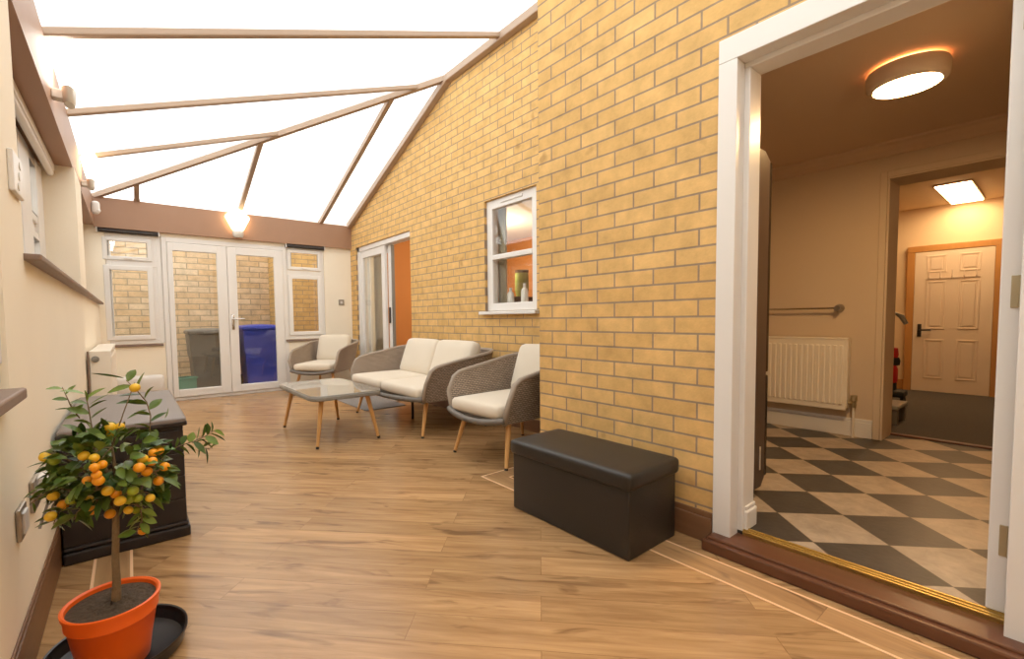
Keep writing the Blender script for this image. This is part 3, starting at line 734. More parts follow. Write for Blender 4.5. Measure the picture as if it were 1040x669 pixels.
# ------------------------------------------------------------------ living room behind the far wall
b = MB().box(3.05, 5.7, 7.1, 7.2, 0, 2.5); struct(b, 'wall_living_back', M['terracotta'], 'orange wall seen through the open sliding door', 'wall')
b = MB().box(5.6, 5.7, 2.08, 7.1, 0, 2.5); struct(b, 'wall_living_side', M['terracotta'], 'orange wall deep in the room behind the brick wall', 'wall')
b = MB().box(3.05, 5.7, 2.08, 2.12, 0, 2.5); struct(b, 'wall_living_front', M['terracotta'], 'orange party wall of the room behind the brick wall', 'wall')
b = MB().box(3.05, 5.7, 2.08, 7.2, 2.42, 2.52); struct(b, 'ceiling_living', M['livceil'], 'ceiling of the room behind the brick wall', 'ceiling')
b = MB().box(XF+.101, 3.09, 2.78, 3.54, 1.09, 1.125, .004); struct(b, 'trim_14', M['white'], 'white inner sill behind the two-pane window', 'window sill')
def curtain(name, label, p, q, z0, z1, amp, n, mat):
    p, q = Vector(p), Vector(q); d = (q-p); nrm = Vector((-d.y, d.x, 0)).normalized(); m = MB(); K = n*8
    a = []; c = []
    for i in range(K+1):
        s = i/K; off = nrm*amp*math.sin(2*PI*n*s)
        a.append(m.bm.verts.new(p.lerp(q, s)+off*1.25+Vector((0, 0, z0)))); c.append(m.bm.verts.new(p.lerp(q, s)+off+Vector((0, 0, z1))))
    for i in range(K): m.bm.faces.new((a[i], a[i+1], c[i+1], c[i]))
    o = m.build(name, mat, smooth=True, angle=180)
    sm = o.modifiers.new('thick', 'SOLIDIFY'); sm.thickness = .002
    return tag(o, label, 'curtain')
curtain('curtain', 'beige curtain behind the glass of the sliding door', (3.16, 6.56, 0), (3.16, 7.08, 0), .02, 2.3, .03, 5, M['curtain'])
curtain('curtain', 'cream curtain tied at the left inside the two-pane window', (2.925, 3.375, 0), (2.925, 3.49, 0), 1.135, 2.12, .012, 4, M['curtain'])
def bottle(x, y, h, r, label, mat):
    t = thing('bottle', label, 'bottle', (x, y, 1.126))
    MB().lathe([(0, 0), (r, 0), (r, h*.62), (r*.75, h*.74), (r*.35, h*.8), (0, h*.8)], seg=18).build('body', mat, t, smooth=True)
    MB().lathe([(0, h*.8), (r*.42, h*.8), (r*.42, h), (0, h)], seg=14).build('cap', M['white'], t, smooth=True)
bottle(2.96, 3.355, .17, .035, 'squat white bottle on the inner window sill, the left one', M['bottle'])
bottle(2.95, 3.145, .20, .035, 'taller white bottle on the inner window sill, the right one', M['bottle'])
t = thing('sideboard', 'dark wooden sideboard inside the room behind the two-pane window', 'cabinet', (4.62, 4.92, 0))
MB().box(-.6, .6, -.22, .22, .1, 1.3, .01).build('carcass', M['darkwood'], t)
for s in (-.3, .3): 
    dd = MB().box(s-.28, s+.28, -.24, -.222, .16, 1.24, .006).build('door', M['darkwood'], t)
    MB().sphere((s+(.22 if s < 0 else -.22), -.25, .75), .014).build('knob', M['brass'], dd)
for x in (-.55, .55):
    for y in (-.18, .18): MB().box(x-.03, x+.03, y-.03, y+.03, 0, .105).build('leg', M['darkwood'], t)
t = thing('storage_jar', 'green jar standing on the dark sideboard indoors', 'jar', (4.45, 4.80, 1.301))
MB().lathe([(0, 0), (.08, 0), (.10, .1), (.095, .34), (0, .34)], seg=20).build('body', M['greenjar'], t, smooth=True)
MB().lathe([(0, .34), (.098, .34), (.098, .38), (0, .385)], seg=20).build('lid', M['darkwood'], t, smooth=True)

# ------------------------------------------------------------------ wicker furniture
def shell_path(W, D, r=.16, n=60):
    """top-view U from the front end of the far arm round the back to the near arm"""
    P = []; 
    x0, x1, y1 = -D/2+.03, D/2, W/2
    segs = []
    for i in range(13): segs.append(Vector((x0+(x1-r-x0)*i/12, y1, 0)))
    for i in range(1, 9): a = PI/2*i/8; segs.append(Vector((x1-r+r*math.sin(a), y1-r+r*math.cos(a), 0)))
    for i in range(1, 11): segs.append(Vector((x1, (y1-r)+(-2*(y1-r))*i/10, 0)))
    for i in range(1, 9): a = PI/2*i/8; segs.append(Vector((x1-r+r*math.cos(a), -(y1-r)-r*math.sin(a), 0)))
    for i in range(1, 13): segs.append(Vector((x1-r+(x0-x1+r)*i/12, -y1, 0)))
    return segs

def wicker_seat(name, label, group, W, D, ncush, feet, middle_leg=False):
    t = thing(name, label, 'sofa' if ncush > 1 else 'armchair', group=group)
    path = shell_path(W, D)
    ln = [0]
    for a, c in zip(path, path[1:]): ln.append(ln[-1]+(c-a).length)
    tot = ln[-1]; zb, R = .305, .125
    nrm = []
    for i in range(len(path)):
        d = (path[min(i+1, len(path)-1)]-path[max(i-1, 0)]).normalized(); nrm.append(Vector((-d.y, d.x, 0)))
    arm = D-.16
    def ztop(i):
        s = min(ln[i], tot-ln[i])
        z = .578 + (.70-.578)*min(1, s/(D*.95))
        if s < R: z -= (R - math.sqrt(max(0, R*R-(R-s)**2)))*.95
        return z
    def lean(v, i):
        s = min(ln[i], tot-ln[i]); k = .05 + .05*min(1, max(0, (s-arm*.6)/.4))
        return k*(v-.35)
    th, nv = .028, 7
    m = MB(); uvl = m.bm.loops.layers.uv.new('UVMap'); cols = []
    for i, p in enumerate(path):
        zt = ztop(i); ring = []
        for j in range(nv+1):
            v = j/nv; ring.append((p+nrm[i]*(lean(v, i)+th/2)+Vector((0, 0, zb+(zt-zb)*v)), ln[i], zb+(zt-zb)*v))
        for j in range(nv, -1, -1):
            v = j/nv; ring.append((p+nrm[i]*(lean(v, i)-th/2)+Vector((0, 0, zb+(zt-zb)*v)), ln[i], zb+(zt-zb)*v))
        cols.append([(m.bm.verts.new(a), u, z) for a, u, z in ring])
    def face(q):
        f = m.bm.faces.new([v[0] for v in q])
        for lp, v in zip(f.loops, q): lp[uvl].uv = (v[1], v[2])
    K = 2*nv+2
    for a, c in zip(cols, cols[1:]):
        for j in range(K): face((a[j], a[(j+1) % K], c[(j+1) % K], c[j]))
    face(cols[0]); face(cols[-1])
    m.build('wicker_shell', M['wicker'], t, smooth=True)
    rim = [path[0]+nrm[0]*lean(0, 0)+Vector((0, 0, zb)), path[0]+nrm[0]*lean(.5, 0)+Vector((-.004, 0, (zb+ztop(0))/2))]
    rim += [path[i]+nrm[i]*lean(1, i)+Vector((0, 0, ztop(i))) for i in range(len(path))]
    n_ = len(path)-1
    rim += [path[n_]+nrm[n_]*lean(.5, n_)+Vector((-.004, 0, (zb+ztop(n_))/2)), path[n_]+nrm[n_]*lean(0, n_)+Vector((0, 0, zb))]
    MB().tube(rim, .019, 8).build('rim', M['rim'], t, smooth=True, angle=180)
    # seat frame: shallow dished tray with a curved front rail
    m = MB()
    m.rbox((D-.06, W-.05, .06), .028, 5, mat=Matrix.Translation((-.02, 0, .325)))
    m.build('seat_frame', M['base'], t, smooth=True, angle=60)
    fr_ = [Vector((-D/2-.02+.03*abs(k/6)**3, k/6*(W/2+.0), .318+.018*abs(k/6)**2-.02*(1-abs(k/6)**2))) for k in range(-6, 7)]
    MB().tube(fr_, .022, 8).build('front_rail', M['base'], t, smooth=True, angle=180)
    # cushions
    cw = (W-.07)/ncush; 
    for k in range(ncush):
        yc = -W/2+.035+cw*(k+.5)
        MB().rbox((D-.10, cw-.004, .10), .042, 8, (0, 0, .010), Matrix.Translation((-.065, yc, .380))).build('seat_cushion', M['cushion'], t, smooth=True, angle=180)
    bw = (W-.22)/ncush if ncush > 1 else W-.12
    for k in range(ncush):
        yc = -bw*ncush/2+bw*(k+.5)
        mat = Matrix.Translation((D/2-.135, yc, .592)) @ Matrix.Rotation(math.radians(20), 4, 'Y')
        MB().rbox((.13, bw-.006, .40), .055, 8, (.018, .004, .006), mat).build('back_cushion', M['cushion'], t, smooth=True, angle=180)
    for (fx, fy), (tx, ty) in feet:
        g = MB().tube([(tx, ty, .325), (fx+(tx-fx)*.045, fy+(ty-fy)*.045, .014)], [.021, .0125], 12).build('leg', M['oakleg'], t, smooth=True)
        MB().tube([(fx+(tx-fx)*.045, fy+(ty-fy)*.045, .0142), (fx, fy, 0)], [.0128, .0125], 12).build('foot_cap', M['cap'], g, smooth=True)
    if middle_leg:
        MB().tube([(-.03, .03, .32), (-.03, .03, 0)], .013, 10).build('middle_leg', M['steel'], t, smooth=True)
    return t

def feetset(W, D, inset=.058, splay=.06):
    out = []
    for sx in (-1, 1):
        for sy in (-1, 1):
            fx, fy = sx*(D/2-.04), sy*(W/2-inset)
            out.append(((fx, fy), (fx-sx*splay*1.4, fy-sy*splay)))
    return out
SW, SD = 1.50, .76
sofa = wicker_seat('wicker_sofa', 'grey-brown wicker two-seat sofa with cream cushions against the brick wall', 'wicker garden seats', SW, SD, 2, feetset(SW, SD), True)
sofa.location = (2.235, 3.975, 0); sofa.rotation_euler = (0, 0, 0)
CW, CD = .60, .80
chair = wicker_seat('wicker_armchair', 'grey-brown wicker armchair partly behind the near brick corner, beside the dark ottoman', 'wicker garden seats', CW, CD, 1, feetset(CW, CD, .015))
chair.location = (2.253, 2.515, 0); chair.rotation_euler = (0, 0, math.radians(2))
c2 = copy_tree(chair); c2.location = (2.15, 6.37, 0); c2.rotation_euler = (0, 0, math.radians(45))
c2['label'] = 'grey-brown wicker armchair in the far corner under the right end window'

# coffee table
t = thing('coffee_table', 'low grey table with a glossy glass top and wooden legs in front of the sofa', 'table', (1.365, 4.015, 0))
def rrect(hx, hy, r, n=8):
    out = []
    for cx, cy, a0 in ((hx-r, hy-r, 0), (-hx+r, hy-r, PI/2), (-hx+r, -hy+r, PI), (hx-r, -hy+r, 1.5*PI)):
        for i in range(n+1): a = a0+PI/2*i/n; out.append((cx+r*math.cos(a), cy+r*math.sin(a)))
    return out
def slab(hx, hy, r, z0, z1, bev=.006):
    m = MB(); levels = [(-bev, z0), (0, z0+bev), (0, z1-bev), (-bev, z1)]
    rings = [[m.bm.verts.new((x, y, z)) for x, y in rrect(hx+d, hy+d, r+d)] for d, z in levels]; n = len(rings[0])
    for a, c in zip(rings, rings[1:]):
        for k in range(n): m.bm.faces.new((a[k], a[(k+1) % n], c[(k+1) % n], c[k]))
    m.bm.faces.new(rings[0][::-1]); m.bm.faces.new(rings[-1]); return m
slab(.30, .525, .11, .375, .408).build('table_frame', M['tabletop'], t, smooth=True)
slab(.295, .52, .105, .4085, .416, .002).build('glass_top', M['tableglass'], t, smooth=True)
for sx in (-1, 1):
    for sy in (-1, 1):
        fx, fy = sx*.258, sy*.475; tx, ty = sx*.19, sy*.40
        g = MB().tube([(tx, ty, .378), (fx-sx*.004, fy-sy*.004, .018)], [.02, .0125], 12).build('leg', M['oakleg'], t, smooth=True)
        MB().tube([(fx-sx*.004, fy-sy*.004, .018), (fx, fy, 0)], [.0128, .0125], 12).build('foot_cap', M['cap'], g, smooth=True)

# mat by the sliding door
b = slab(.25, .45, .03, 0.0, .008, .002); o = b.build('door_mat', M['mat']); o.location = (2.25, 5.13, .0002)
tag(o, 'flat grey door mat on the floor behind the coffee table', 'mat')

# ------------------------------------------------------------------ ottoman
t = thing('ottoman', 'dark faux leather storage ottoman standing by the near brick wall', 'ottoman', (1.737, 1.408, 0))
MB().box(-.178, .178, -.352, .352, .002, .325, .006, 3).build('body', M['leather'], t, smooth=True)
MB().rbox((.385, .735, .075), .022, 10, (0, 0, .006), Matrix.Translation((0, 0, .3285))).build('padded_lid', M['leather'], t, smooth=True, angle=180)
# ------------------------------------------------------------------ resin storage box
t = thing('storage_box', 'long dark brown plank-effect storage box against the left wall behind the citrus tree', 'storage box', (0, 0, 0))
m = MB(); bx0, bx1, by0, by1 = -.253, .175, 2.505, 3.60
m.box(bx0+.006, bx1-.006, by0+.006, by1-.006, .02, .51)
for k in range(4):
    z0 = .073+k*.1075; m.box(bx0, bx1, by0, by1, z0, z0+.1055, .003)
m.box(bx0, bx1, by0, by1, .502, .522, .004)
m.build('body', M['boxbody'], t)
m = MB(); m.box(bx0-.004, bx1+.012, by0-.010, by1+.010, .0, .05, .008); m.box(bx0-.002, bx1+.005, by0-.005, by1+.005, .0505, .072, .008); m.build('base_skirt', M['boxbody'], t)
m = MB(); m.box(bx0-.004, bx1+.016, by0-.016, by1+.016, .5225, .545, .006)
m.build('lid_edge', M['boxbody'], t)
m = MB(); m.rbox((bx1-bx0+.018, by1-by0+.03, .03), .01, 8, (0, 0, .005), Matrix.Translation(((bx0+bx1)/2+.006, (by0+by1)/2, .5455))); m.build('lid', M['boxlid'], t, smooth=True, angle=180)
# ------------------------------------------------------------------ radiators at the back left
t = thing('radiator', 'white double radiator on the left wall seen end-on beyond the storage box', 'radiator')
y0, y1, z0, z1 = 4.5, 6.0, .28, .79
for xa, xb in ((-.245, -.225), (-.15, -.128)):
    m = MB(); m.box(xa, xb, y0+.004, y1, z0, z1-.02, .006)
    for k in range(24): yy = y0+.06+k*(y1-y0-.12)/23; m.box(xb-.003, xb+.006, yy-.02, yy+.02, z0+.04, z1-.06, .004)
    m.build('panel', M['radw'], t)
MB().box(-.25, -.122, y0, y0+.014, z0+.01, z1-.012, .005).build('end_cover', M['radw'], t)
MB().box(-.25, -.122, y0, y1, z1-.02, z1, .006).build('top_grille', M['radw'], t)
MB().tube([(-.215, y0+.005, .728), (-.215, y0-.012, .728), (-.215, y0-.016, .728)], [.024, .024, .012], 18).build('blanking_plug', M['greyplug'], t, smooth=True)
for yy in (4.62, 5.85): MB().box(XL+.0005, -.244, yy-.02, yy+.02, .35, .72).build('bracket', M['steel'], t)
m = MB(); m.tube([(-.256, 4.49, .03), (-.256, 4.49, .79)], .006, 8); m.tube([(-.256, 4.49, .33), (-.19, 4.55, .33)], .008, 8); m.build('pipe', M['sill'], t)

t = thing('convector_heater', 'low white heater with a rounded top under the left end window', 'heater', (.06, 6.80, 0))
MB().rbox((.50, .13, .22), .045, 6, (0, 0, 0), Matrix.Translation((0, 0, .255))).build('casing', M['white'], t, smooth=True, angle=180)
MB().box(-.235, .235, -.05, .05, .09, .15, .006).build('lower_panel', M['cream'], t)
for x in (-.18, .18): MB().box(x-.02, x+.02, -.055, .055, 0, .095, .005).build('foot', M['white'], t)

# ------------------------------------------------------------------ fittings on the left wall
def plate(name, label, cat, y, z, w, h, dpt, mat, extras):
    t = thing(name, label, cat, (XL, y, z))
    MB().box(.0002, dpt, -w/2, w/2, -h/2, h/2, .004).build('face_plate', mat, t)
    extras(t, dpt); return t
def ex_thermo(t, d):
    for k, z in enumerate((.035, -.002, -.038)):
        MB().tube([(d-.001, .02-.02*k, z), (d+.0025, .02-.02*k, z)], .013, 14).build('button', M['lampbase'], t, smooth=True)
plate('switch_panel', 'white three-button wall switch high on the left wall edge', 'switch', 2.055, 1.468, .165, .125, .014, M['white'], ex_thermo)
def ex_sw(t, d):
    MB().box(d-.002, d+.006, -.03, .03, -.03, .03, .003).build('rocker', M['white'], t)
plate('light_switch', 'brushed metal wall switch low on the left wall, nearer one', 'switch', 1.80, .443, .095, .09, .012, M['steelplate'], ex_sw)
def ex_so(t, d):
    MB().box(d-.002, d+.03, -.02, .05, -.01, .05, .008).build('plug', M['white'], t)
    MB().tube([(d+.02, .02, -.008), (d+.02, .0, -.05), (d+.0, -.02, -.12)], .004, 6).build('cord', M['greyplug'], t)
plate('power_socket', 'pale wall socket with a plug on the left wall just behind the citrus leaves', 'socket', 2.05, .455, .15, .10, .012, M['steelplate'], ex_so)
t = thing('light_switch', 'small metal light switch on the end wall beside the right end window', 'switch', (2.60, YB, 1.275))
MB().box(-.043, .043, -.012, 0, -.043, .043, .003).build('face_plate', M['steelplate'], t)
MB().box(-.02, .02, -.018, -.011, -.02, .02, .002).build('rocker', M['white'], t)
t = thing('motion_sensor', 'small white sensor at the end of the left beam in the corner', 'sensor', (-.277, 6.55, 2.26))
MB().rbox((.075, .07, .14), .03, 6, (0, 0, 0), Matrix.Translation((.0378, 0, 0))).build('housing', M['white'], t, smooth=True, angle=180)
MB().sphere((.06, -.015, -.035), .022).build('lens', M['upvc'], t, smooth=True)

# wall lamps: glass cones on a small grey base
def wall_lamp(label, loc, rot, glow, s=1.0):
    t = thing('wall_lamp', label, 'wall lamp', loc, rot, 'cone wall lamps')
    # local +x points away from the wall
    e = dict(seg=28, sx=.42)
    MB().lathe([(0, -.165*s), (.045*s, -.165*s), (.055*s, -.15*s), (.062*s, -.10*s), (.05*s, -.092*s), (0, -.092*s)], (.058*s, 0, 0), **e).build('base_cup', M['lampbase'], t, smooth=True)
    MB().lathe([(.045*s, -.091*s), (.06*s, -.08*s), (.128*s, .055*s), (.122*s, .075*s), (.04*s, .155*s), (0, .16*s)], (.058*s, 0, 0), **e).build('glass_shade', glow, t, smooth=True)
    MB().box(.0005, .045*s, -.03, .03, -.15*s, -.11*s, .004).build('bracket', M['lampbase'], t)
    return t
wall_lamp('glowing cone wall lamp on the end beam above the garden doors', (1.185, YB-.05, 2.308), -PI/2, M['lampglow'], 1.15)
wall_lamp('glowing cone wall lamp far along the left beam near the corner', (-.277, 5.25, 2.345), 0, M['lampglow'], 1.1)
wall_lamp('large bright cone wall lamp on the left beam, nearest the viewer', (-.277, 3.38, 2.385), 0, M['lampglow_white'], 1.2)

# ------------------------------------------------------------------ citrus tree in the orange pot
PX, PY = -.073, 1.68
t = thing('plant_saucer', 'shallow black plastic saucer under the orange plant pot', 'saucer', (PX+.008, PY+.03, 0))
MB().lathe([(0, .0), (.150, .0), (.163, .012), (.168, .052), (.173, .054), (.173, .046), (.168, .044), (.158, .014), (.146, .009), (0, .009)][::-1], seg=56).build('tray', M['saucer'], t, smooth=True)

ct = thing('citrus_tree', 'small citrus tree full of orange and yellow fruit in a bright orange pot', 'potted tree', (PX, PY, .0095))
MB().lathe([(0, 0), (.078, 0), (.083, .006), (.090, .06), (.104, .142), (.1085, .146), (.110, .178), (.1145, .18), (.1155, .190), (.111, .192), (.105, .188), (.102, .168), (0, .166)], seg=56).build('pot', M['pot'], ct, smooth=True)
m = MB(); rings = []
for r_ in range(0, 9):
    rr = .104*r_/8
    if r_ == 0: rings.append([m.bm.verts.new((0, 0, .186))]); continue
    rings.append([m.bm.verts.new((rr*math.cos(2*PI*k/28), rr*math.sin(2*PI*k/28), .177+.008*(1-rr/.104)+random.uniform(-.003, .004)*(r_ < 8))) for k in range(28)])
for a, c in zip(rings, rings[1:]):
    for k in range(28):
        if len(a) == 1: m.bm.faces.new((a[0], c[k], c[(k+1) % 28]))
        else: m.bm.faces.new((a[k], c[k], c[(k+1) % 28], a[(k+1) % 28]))
soil = m.build('soil', M['soil'], ct, smooth=True)

# the camera of the photograph, used only to turn measured points of the crown into places around the trunk
F_, CX_, CY_ = 459.54, 492.34, 347.2
YAW, PIT, ROL = .664646, -.0520806, -.0123455
fw = Vector((math.sin(YAW)*math.cos(PIT), math.cos(YAW)*math.cos(PIT), math.sin(PIT)))
r0 = Vector((math.cos(YAW), -math.sin(YAW), 0)); u0 = r0.cross(fw)
rt = r0*math.cos(ROL) + u0*math.sin(ROL); upv = rt.cross(fw)
CAM = Vector((0, 0, 1.0))
def crown(cx, cy, dy=0.):
    """point of the crown drawing (crop units) -> local position around the trunk at depth PY+dy"""
    x, y = 30+cx/3.935, 370+cy/3.935
    d = fw + rt*((x-CX_)/F_) - upv*((y-CY_)/F_)
    k = (PY+dy)/d.y
    return CAM + d*k - Vector((PX, PY, .0095))

trunk_top = crown(345, 560)
m = MB().tube([(0.008, .0, .17), (.012, .0, .24), Vector((.012, 0, .30)), trunk_top*.96, trunk_top+Vector((0, 0, .05))], [.0125, .010, .009, .0083, .007], 10)
trunk = m.build('trunk', M['bark'], ct, smooth=True)

FR = [(62, 370, 'y'), (100, 382, 'g'), (217, 365, 'y'), (258, 373, 'y'), (260, 411, 'o'), (290, 400, 'o'), (231, 463, 'o'), (268, 440, 'o'), (275, 464, 'o'), (322, 250, 'y'), (328, 275, 'y'), (362, 248, 'y'), (421, 93, 'y'), (494, 353, 'o'), (520, 345, 'o'), (452, 377, 'y'), (490, 387, 'o'), (438, 412, 'o'), (468, 428, 'o'), (540, 408, 'o'), (515, 465, 'o'), (482, 533, 'y'), (413, 505, 'g'), (434, 535, 'g'), (398, 538, 'g'), (346, 517, 'o'), (312, 505, 'y'), (362, 545, 'y'), (237, 540, 'y'), (135, 560, 'o'), (85, 607, 'y'), (322, 597, 'o'), (248, 583, 'o'), (395, 582, 'y'), (430, 580, 'g'), (452, 664, 'o'), (168, 540, 'g'), (95, 525, 'y')]
rnd = random.Random(5)
fruit_me = {}
for k in 'oyg':
    mm = MB(); mm.sphere((0, 0, 0), .0165, 16, 10, .92)
    ob = mm.build('fruit', M['fr_'+k], ct, smooth=True, angle=180); fruit_me[k] = ob.data; bpy.data.objects.remove(ob)
fpos = []
for (cx, cy, k) in FR:
    edge = ((cx-330)/300)**2 + ((cy-430)/200)**2
    dy = -.125*max(.2, 1-edge) + rnd.uniform(-.02, .02)
    p = crown(cx, cy, dy)
    o = bpy.data.objects.new('fruit', fruit_me[k]); COL.objects.link(o); o.parent = ct; o.location = p; o.scale = [rnd.uniform(.70, .88)]*3
    o.rotation_euler = (rnd.uniform(-.5, .5), rnd.uniform(-.5, .5), 0); fpos.append(p)

def leaf(bm, base, dirv, length, width, curl=.25):
    dirv = dirv.normalized(); ref = Vector((0, 0, 1)) if abs(dirv.z) < .92 else Vector((1, 0, 0))
    side = dirv.cross(ref).normalized(); nn = side.cross(dirv)
    roll = rnd.uniform(-.9, .9); s2 = side*math.cos(roll)+nn*math.sin(roll); n2 = s2.cross(dirv)
    prof = [(0, .06), (.14, .55), (.34, .95), (.55, 1.), (.76, .72), (.92, .3), (1., .02)]
    rows = []
    for s, w in prof:
        c = base + dirv*length*s - Vector((0, 0, 1))*length*curl*s*s
        hw = width*w/2
        rows.append((bm.verts.new(c - s2*hw + n2*hw*.35), bm.verts.new(c), bm.verts.new(c + s2*hw + n2*hw*.35)))
    for a, c in zip(rows, rows[1:]):
        bm.faces.new((a[0], a[1], c[1], c[0])); bm.faces.new((a[1], a[2], c[2], c[1]))

# branches: main limbs then twigs out to clusters
bb = MB(); lf = MB(); young = MB()
ctr = crown(340, 430)
limb_targets = [crown(x, y, d) for x, y, d in ((190, 400, -.03), (240, 300, .03), (330, 330, -.05), (430, 330, .04), (480, 420, -.04), (150, 500, -.02), (270, 500, -.08), (430, 520, -.06), (340, 400, .09), (500, 340, .0), (440, 570, -.03), (110, 560, .0), (540, 410, .03))]
limbs = []
for q in limb_targets:
    mid = trunk_top.lerp(q, .5) + Vector((rnd.uniform(-.01, .01), rnd.uniform(-.01, .01), .02))
    bb.tube([trunk_top+Vector((0, 0, rnd.uniform(-.01, .04))), mid, q], [.006, .0045, .0028], 6); limbs += [mid, q]
for p in fpos:
    q = min(limbs, key=lambda v: (v-p).length); bb.tube([q, q.lerp(p, .5)+Vector((0, 0, .012)), p+Vector((0, 0, .015))], [.002, .0016, .0014], 5)
# leafy mass
for i in range(430):
    a = rnd.uniform(0, 2*PI); rr = math.sqrt(rnd.random())
    cx, cy = 322+rr*math.cos(a)*235, 425+rr*math.sin(a)*165
    if cy > 540 and 270 < cx < 400: continue
    if cx < 150 and cy < 330: continue
    dy = rnd.uniform(-1, 1)*.115*math.sqrt(max(.05, 1-rr*rr))
    p = crown(cx, cy, dy)
    out = (p-ctr); out.z *= .6
    d = out.normalized()*.8 + Vector((rnd.uniform(-1, 1), rnd.uniform(-1, 1), rnd.uniform(-.7, .9)))*.75
    leaf((young if rnd.random() < .16 else lf).bm, p, d, rnd.uniform(.036, .06), rnd.uniform(.019, .029), rnd.uniform(.0, .45))
def sprig(pts, dy, nleaf, L0, W0, yfrac):
    P = [crown(x, y, dy) for x, y in pts]
    bb.tube(P, [.0017]*(len(P)-1)+[.0009], 5)
    for i in range(nleaf):
        s = (i+.6)/nleaf*(len(P)-1); k = min(int(s), len(P)-2); f = s-k
        p = P[k].lerp(P[k+1], f); d = (P[k+1]-P[k]).normalized()
        sd = d.cross(Vector((.2, -1, .1))).normalized()*(1 if i % 2 else -1)
        tgt = young if rnd.random() < yfrac else lf
        leaf(tgt.bm, p, d*.55+sd*.9+Vector((0, rnd.uniform(-.3, .3), 0)), 1.2*L0*rnd.uniform(.8, 1.15), 1.45*W0*rnd.uniform(.85, 1.15), rnd.uniform(0, .3))
sprig([(258, 300), (245, 230), (235, 170), (222, 112)], -.03, 9, .042, .015, .45)
leaf(young.bm, crown(228, 150, -.03), crown(218, 95, -.03)-crown(228, 150, -.03), .034, .017, 0)
leaf(young.bm, crown(240, 160, -.03), crown(310, 122, -.03)-crown(240, 160, -.03), .05, .011, 0)
sprig([(480, 270), (484, 205), (468, 150), (430, 105), (385, 62)], -.03, 10, .043, .016, .25)
leaf(lf.bm, crown(380, 55, -.03), crown(265, 38, -.03)-crown(380, 55, -.03), .075, .012, .0)
leaf(lf.bm, crown(440, 150, -.03), crown(360, 150, -.03)-crown(440, 150, -.03), .054, .02, .1)
leaf(lf.bm, crown(470, 180, -.03), crown(395, 208, -.03)-crown(470, 180, -.03), .05, .012, .1)
leaf(young.bm, crown(540, 215, -.03), crown(552, 180, -.03)-crown(540, 215, -.03), .032, .016, 0)
sprig([(545, 350), (600, 325), (660, 305), (705, 285), (740, 262)], -.02, 16, .036, .014, .3)
sprig([(650, 310), (690, 330), (720, 340)], -.02, 5, .032, .013, .2)
sprig([(120, 470), (70, 500), (40, 490)], -.0, 5, .03, .014, .2)
sprig([(90, 500), (40, 530), (0, 560)], -.0, 3, .026, .009, .3)
sprig([(200, 215), (165, 165), (130, 90)], -.01, 7, .028, .010, .8)
sprig([(445, 580), (450, 620), (425, 670)], -.05, 10, .034, .015, .6)
sprig([(150, 560), (110, 600), (95, 640)], -.03, 7, .034, .016, .3)
sprig([(230, 560), (190, 590), (180, 620)], -.05, 5, .046, .022, .0)
bb.build('branches', M['bark'], ct, smooth=True, angle=180)
lf.build('foliage', M['leaf'], ct, smooth=True, angle=180)
young.build('young_foliage', M['leafnew'], ct, smooth=True, angle=180)['label'] = 'pale green young leaves among the dark ones'

# ------------------------------------------------------------------ yard outside
b = MB().box(-4, 5.5, YB+.17, 12, -.14, -.05); struct(b, 'ground_yard', M['concrete'], 'concrete yard outside the garden doors', 'ground')
b = MB().box(-4, 1.95, 8.6, 8.8, -.05, 2.30); b.box(-4, 1.95, 8.57, 8.83, 2.30, 2.36)
struct(b, 'wall_yard', M['yardbrick'], 'pale brick garden wall behind the bins', 'wall')
b = MB().box(1.95, 5.5, 8.25, 8.8, -.05, 4.2)
struct(b, 'wall_yard_house', M['brick_x'], 'yellow brick house wall outside the right end window', 'wall')
b = MB()
for k in range(11): b.box(-1.66, -1.63, YN, 10, -.05+.18*k, .12+.18*k)
for k in range(7): b.box(-1.63, -1.55, YN+.1+1.8*k, YN+.2+1.8*k, -.05, 2.0)
struct(b, 'fence', M['fence'], 'weathered board fence outside the left windows', 'fence')
b = MB().box(-4, -.55, YN, YB+.17, -.14, -.05); struct(b, 'ground_side', M['concrete'], 'side path outside the left windows', 'ground')

def wheelie(label, x, y, w, h, dpt, mat):
    t = thing('wheelie_bin', label, 'bin', (x, y, -.05))
    m = MB()
    def ring(z, k): return [(-w/2*k, -dpt/2*k, z), (w/2*k, -dpt/2*k, z), (w/2*k, dpt/2*k, z), (-w/2*k, dpt/2*k, z)]
    rings = [[m.bm.verts.new(p) for p in ring(z, k)] for z, k in ((.03, .80), (.09, .82), (h*.55, .9), (h*.60, .955), (h*.9, 1.0), (h*.92, 1.03), (h*.94, 1.03))]
    for a, c in zip(rings, rings[1:]):
        for k in range(4): m.bm.faces.new((a[k], a[(k+1) % 4], c[(k+1) % 4], c[k]))
    m.bm.faces.new(rings[0][::-1]); m.bm.faces.new(rings[-1])
    bmesh.ops.bevel(m.bm, geom=m.bm.edges[:], offset=.012, segments=2, affect='EDGES')
    m.build('body', mat, t, smooth=True)
    l = MB(); l.rbox((w*1.08, dpt*1.08, .07), .03, 6, (0, 0, .02), Matrix.Translation((0, 0, h*.94+.035))); ld = l.build('lid', mat, t, smooth=True, angle=180)
    MB().box(-w*.22, w*.22, -dpt*.54-.035, -dpt*.54+.01, h*.94+.015, h*.94+.04, .01).build('grip', mat, ld)
    MB().tube([(-w*.42, dpt*.56, h*.9), (-w*.42, dpt*.62, h*.93), (w*.42, dpt*.62, h*.93), (w*.42, dpt*.56, h*.9)], .014, 8).build('handle', mat, t, smooth=True)
    for s in (-1, 1): MB().tube([(s*(w*.41+.0), dpt*.36, .1), (s*(w*.41+.045), dpt*.36, .1)], .1, 20).build('wheel', M['rubber'], t)
    return t
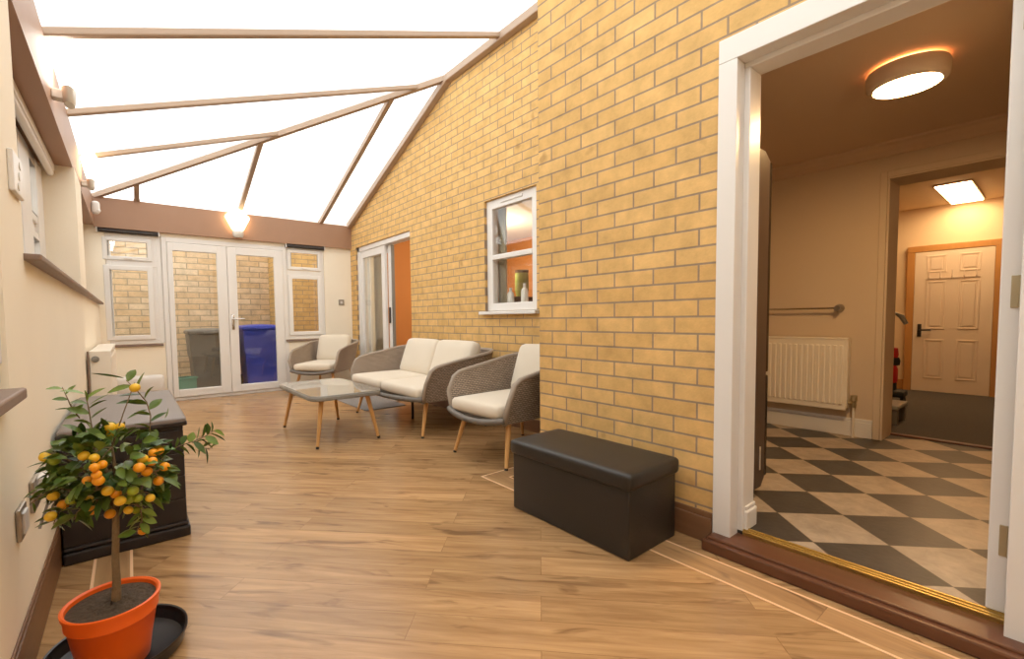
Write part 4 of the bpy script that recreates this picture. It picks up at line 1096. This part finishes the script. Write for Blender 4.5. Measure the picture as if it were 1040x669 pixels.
wheelie('blue wheelie bin in the yard behind the right garden door', 1.62, 7.93, .54, .97, .6, M['bluebin'])
wheelie('dark grey wheelie bin in the yard behind the left garden door', .955, 7.98, .58, .92, .6, M['greybin'])
t = thing('recycling_crate', 'small green plastic crate on the ground behind the left garden door', 'crate', (.56, 7.62, -.05), .5)
m = MB(); 
for x0, x1, y0, y1 in ((-.13, .13, -.10, -.09), (-.13, .13, .09, .10), (-.13, -.12, -.10, .10), (.12, .13, -.10, .10)): m.box(x0, x1, y0, y1, .0, .27, .003)
m.box(-.13, .13, -.1, .1, 0, .012); m.build('body', M['greencrate'], t)
m = MB(); frame = ((-.14, .14, -.115, -.09), (-.14, .14, .09, .115), (-.145, -.12, -.115, .115), (.12, .145, -.115, .115))
for f in frame: m.box(*f, .25, .275, .004)
m.build('rim', M['greencrate'], t)

# ------------------------------------------------------------------ lights
def area(name, loc, size, power, col, rot=(0, 0, 0), shape='SQUARE'):
    l = bpy.data.lights.new(name, 'AREA'); l.energy = power; l.color = col; l.size = size; l.shape = shape
    o = bpy.data.objects.new(name, l); COL.objects.link(o); o.location = loc; o.rotation_euler = rot; return o
def point(name, loc, r, power, col):
    l = bpy.data.lights.new(name, 'POINT'); l.energy = power; l.color = col; l.shadow_soft_size = r
    o = bpy.data.objects.new(name, l); COL.objects.link(o); o.location = loc; return o
point('living_room_fill', (4.2, 5.2, 2.05), .15, 52, (1, .80, .55))  # unseen fill light added to brighten the orange room behind the brick wall

w = bpy.data.worlds.new('overcast'); sc.world = w; w.use_nodes = True
bg = w.node_tree.nodes['Background']; bg.inputs[0].default_value = (1, .995, .98, 1); bg.inputs[1].default_value = 1.9

# ------------------------------------------------------------------ camera
cd = bpy.data.cameras.new('camera'); cam = bpy.data.objects.new('camera', cd); COL.objects.link(cam)
cd.sensor_fit = 'HORIZONTAL'; cd.sensor_width = 36; cd.lens = F_/1040*36
cd.shift_x = (520-CX_)/1040; cd.shift_y = (CY_-334.5)/1040
cd.clip_start = .02
mt = Matrix((rt, upv, -fw)).transposed().to_4x4(); mt.translation = CAM; cam.matrix_world = mt
sc.camera = cam

sc.view_settings.view_transform = 'Standard'; sc.view_settings.look = 'None'; sc.view_settings.gamma = 1
sc.view_settings.exposure = .5
sc.view_settings.use_curve_mapping = False
sc.cycles.use_denoising = True
sc.cycles.max_bounces = 12; sc.cycles.diffuse_bounces = 6; sc.cycles.transparent_max_bounces = 16
sc.cycles.sample_clamp_indirect = 8
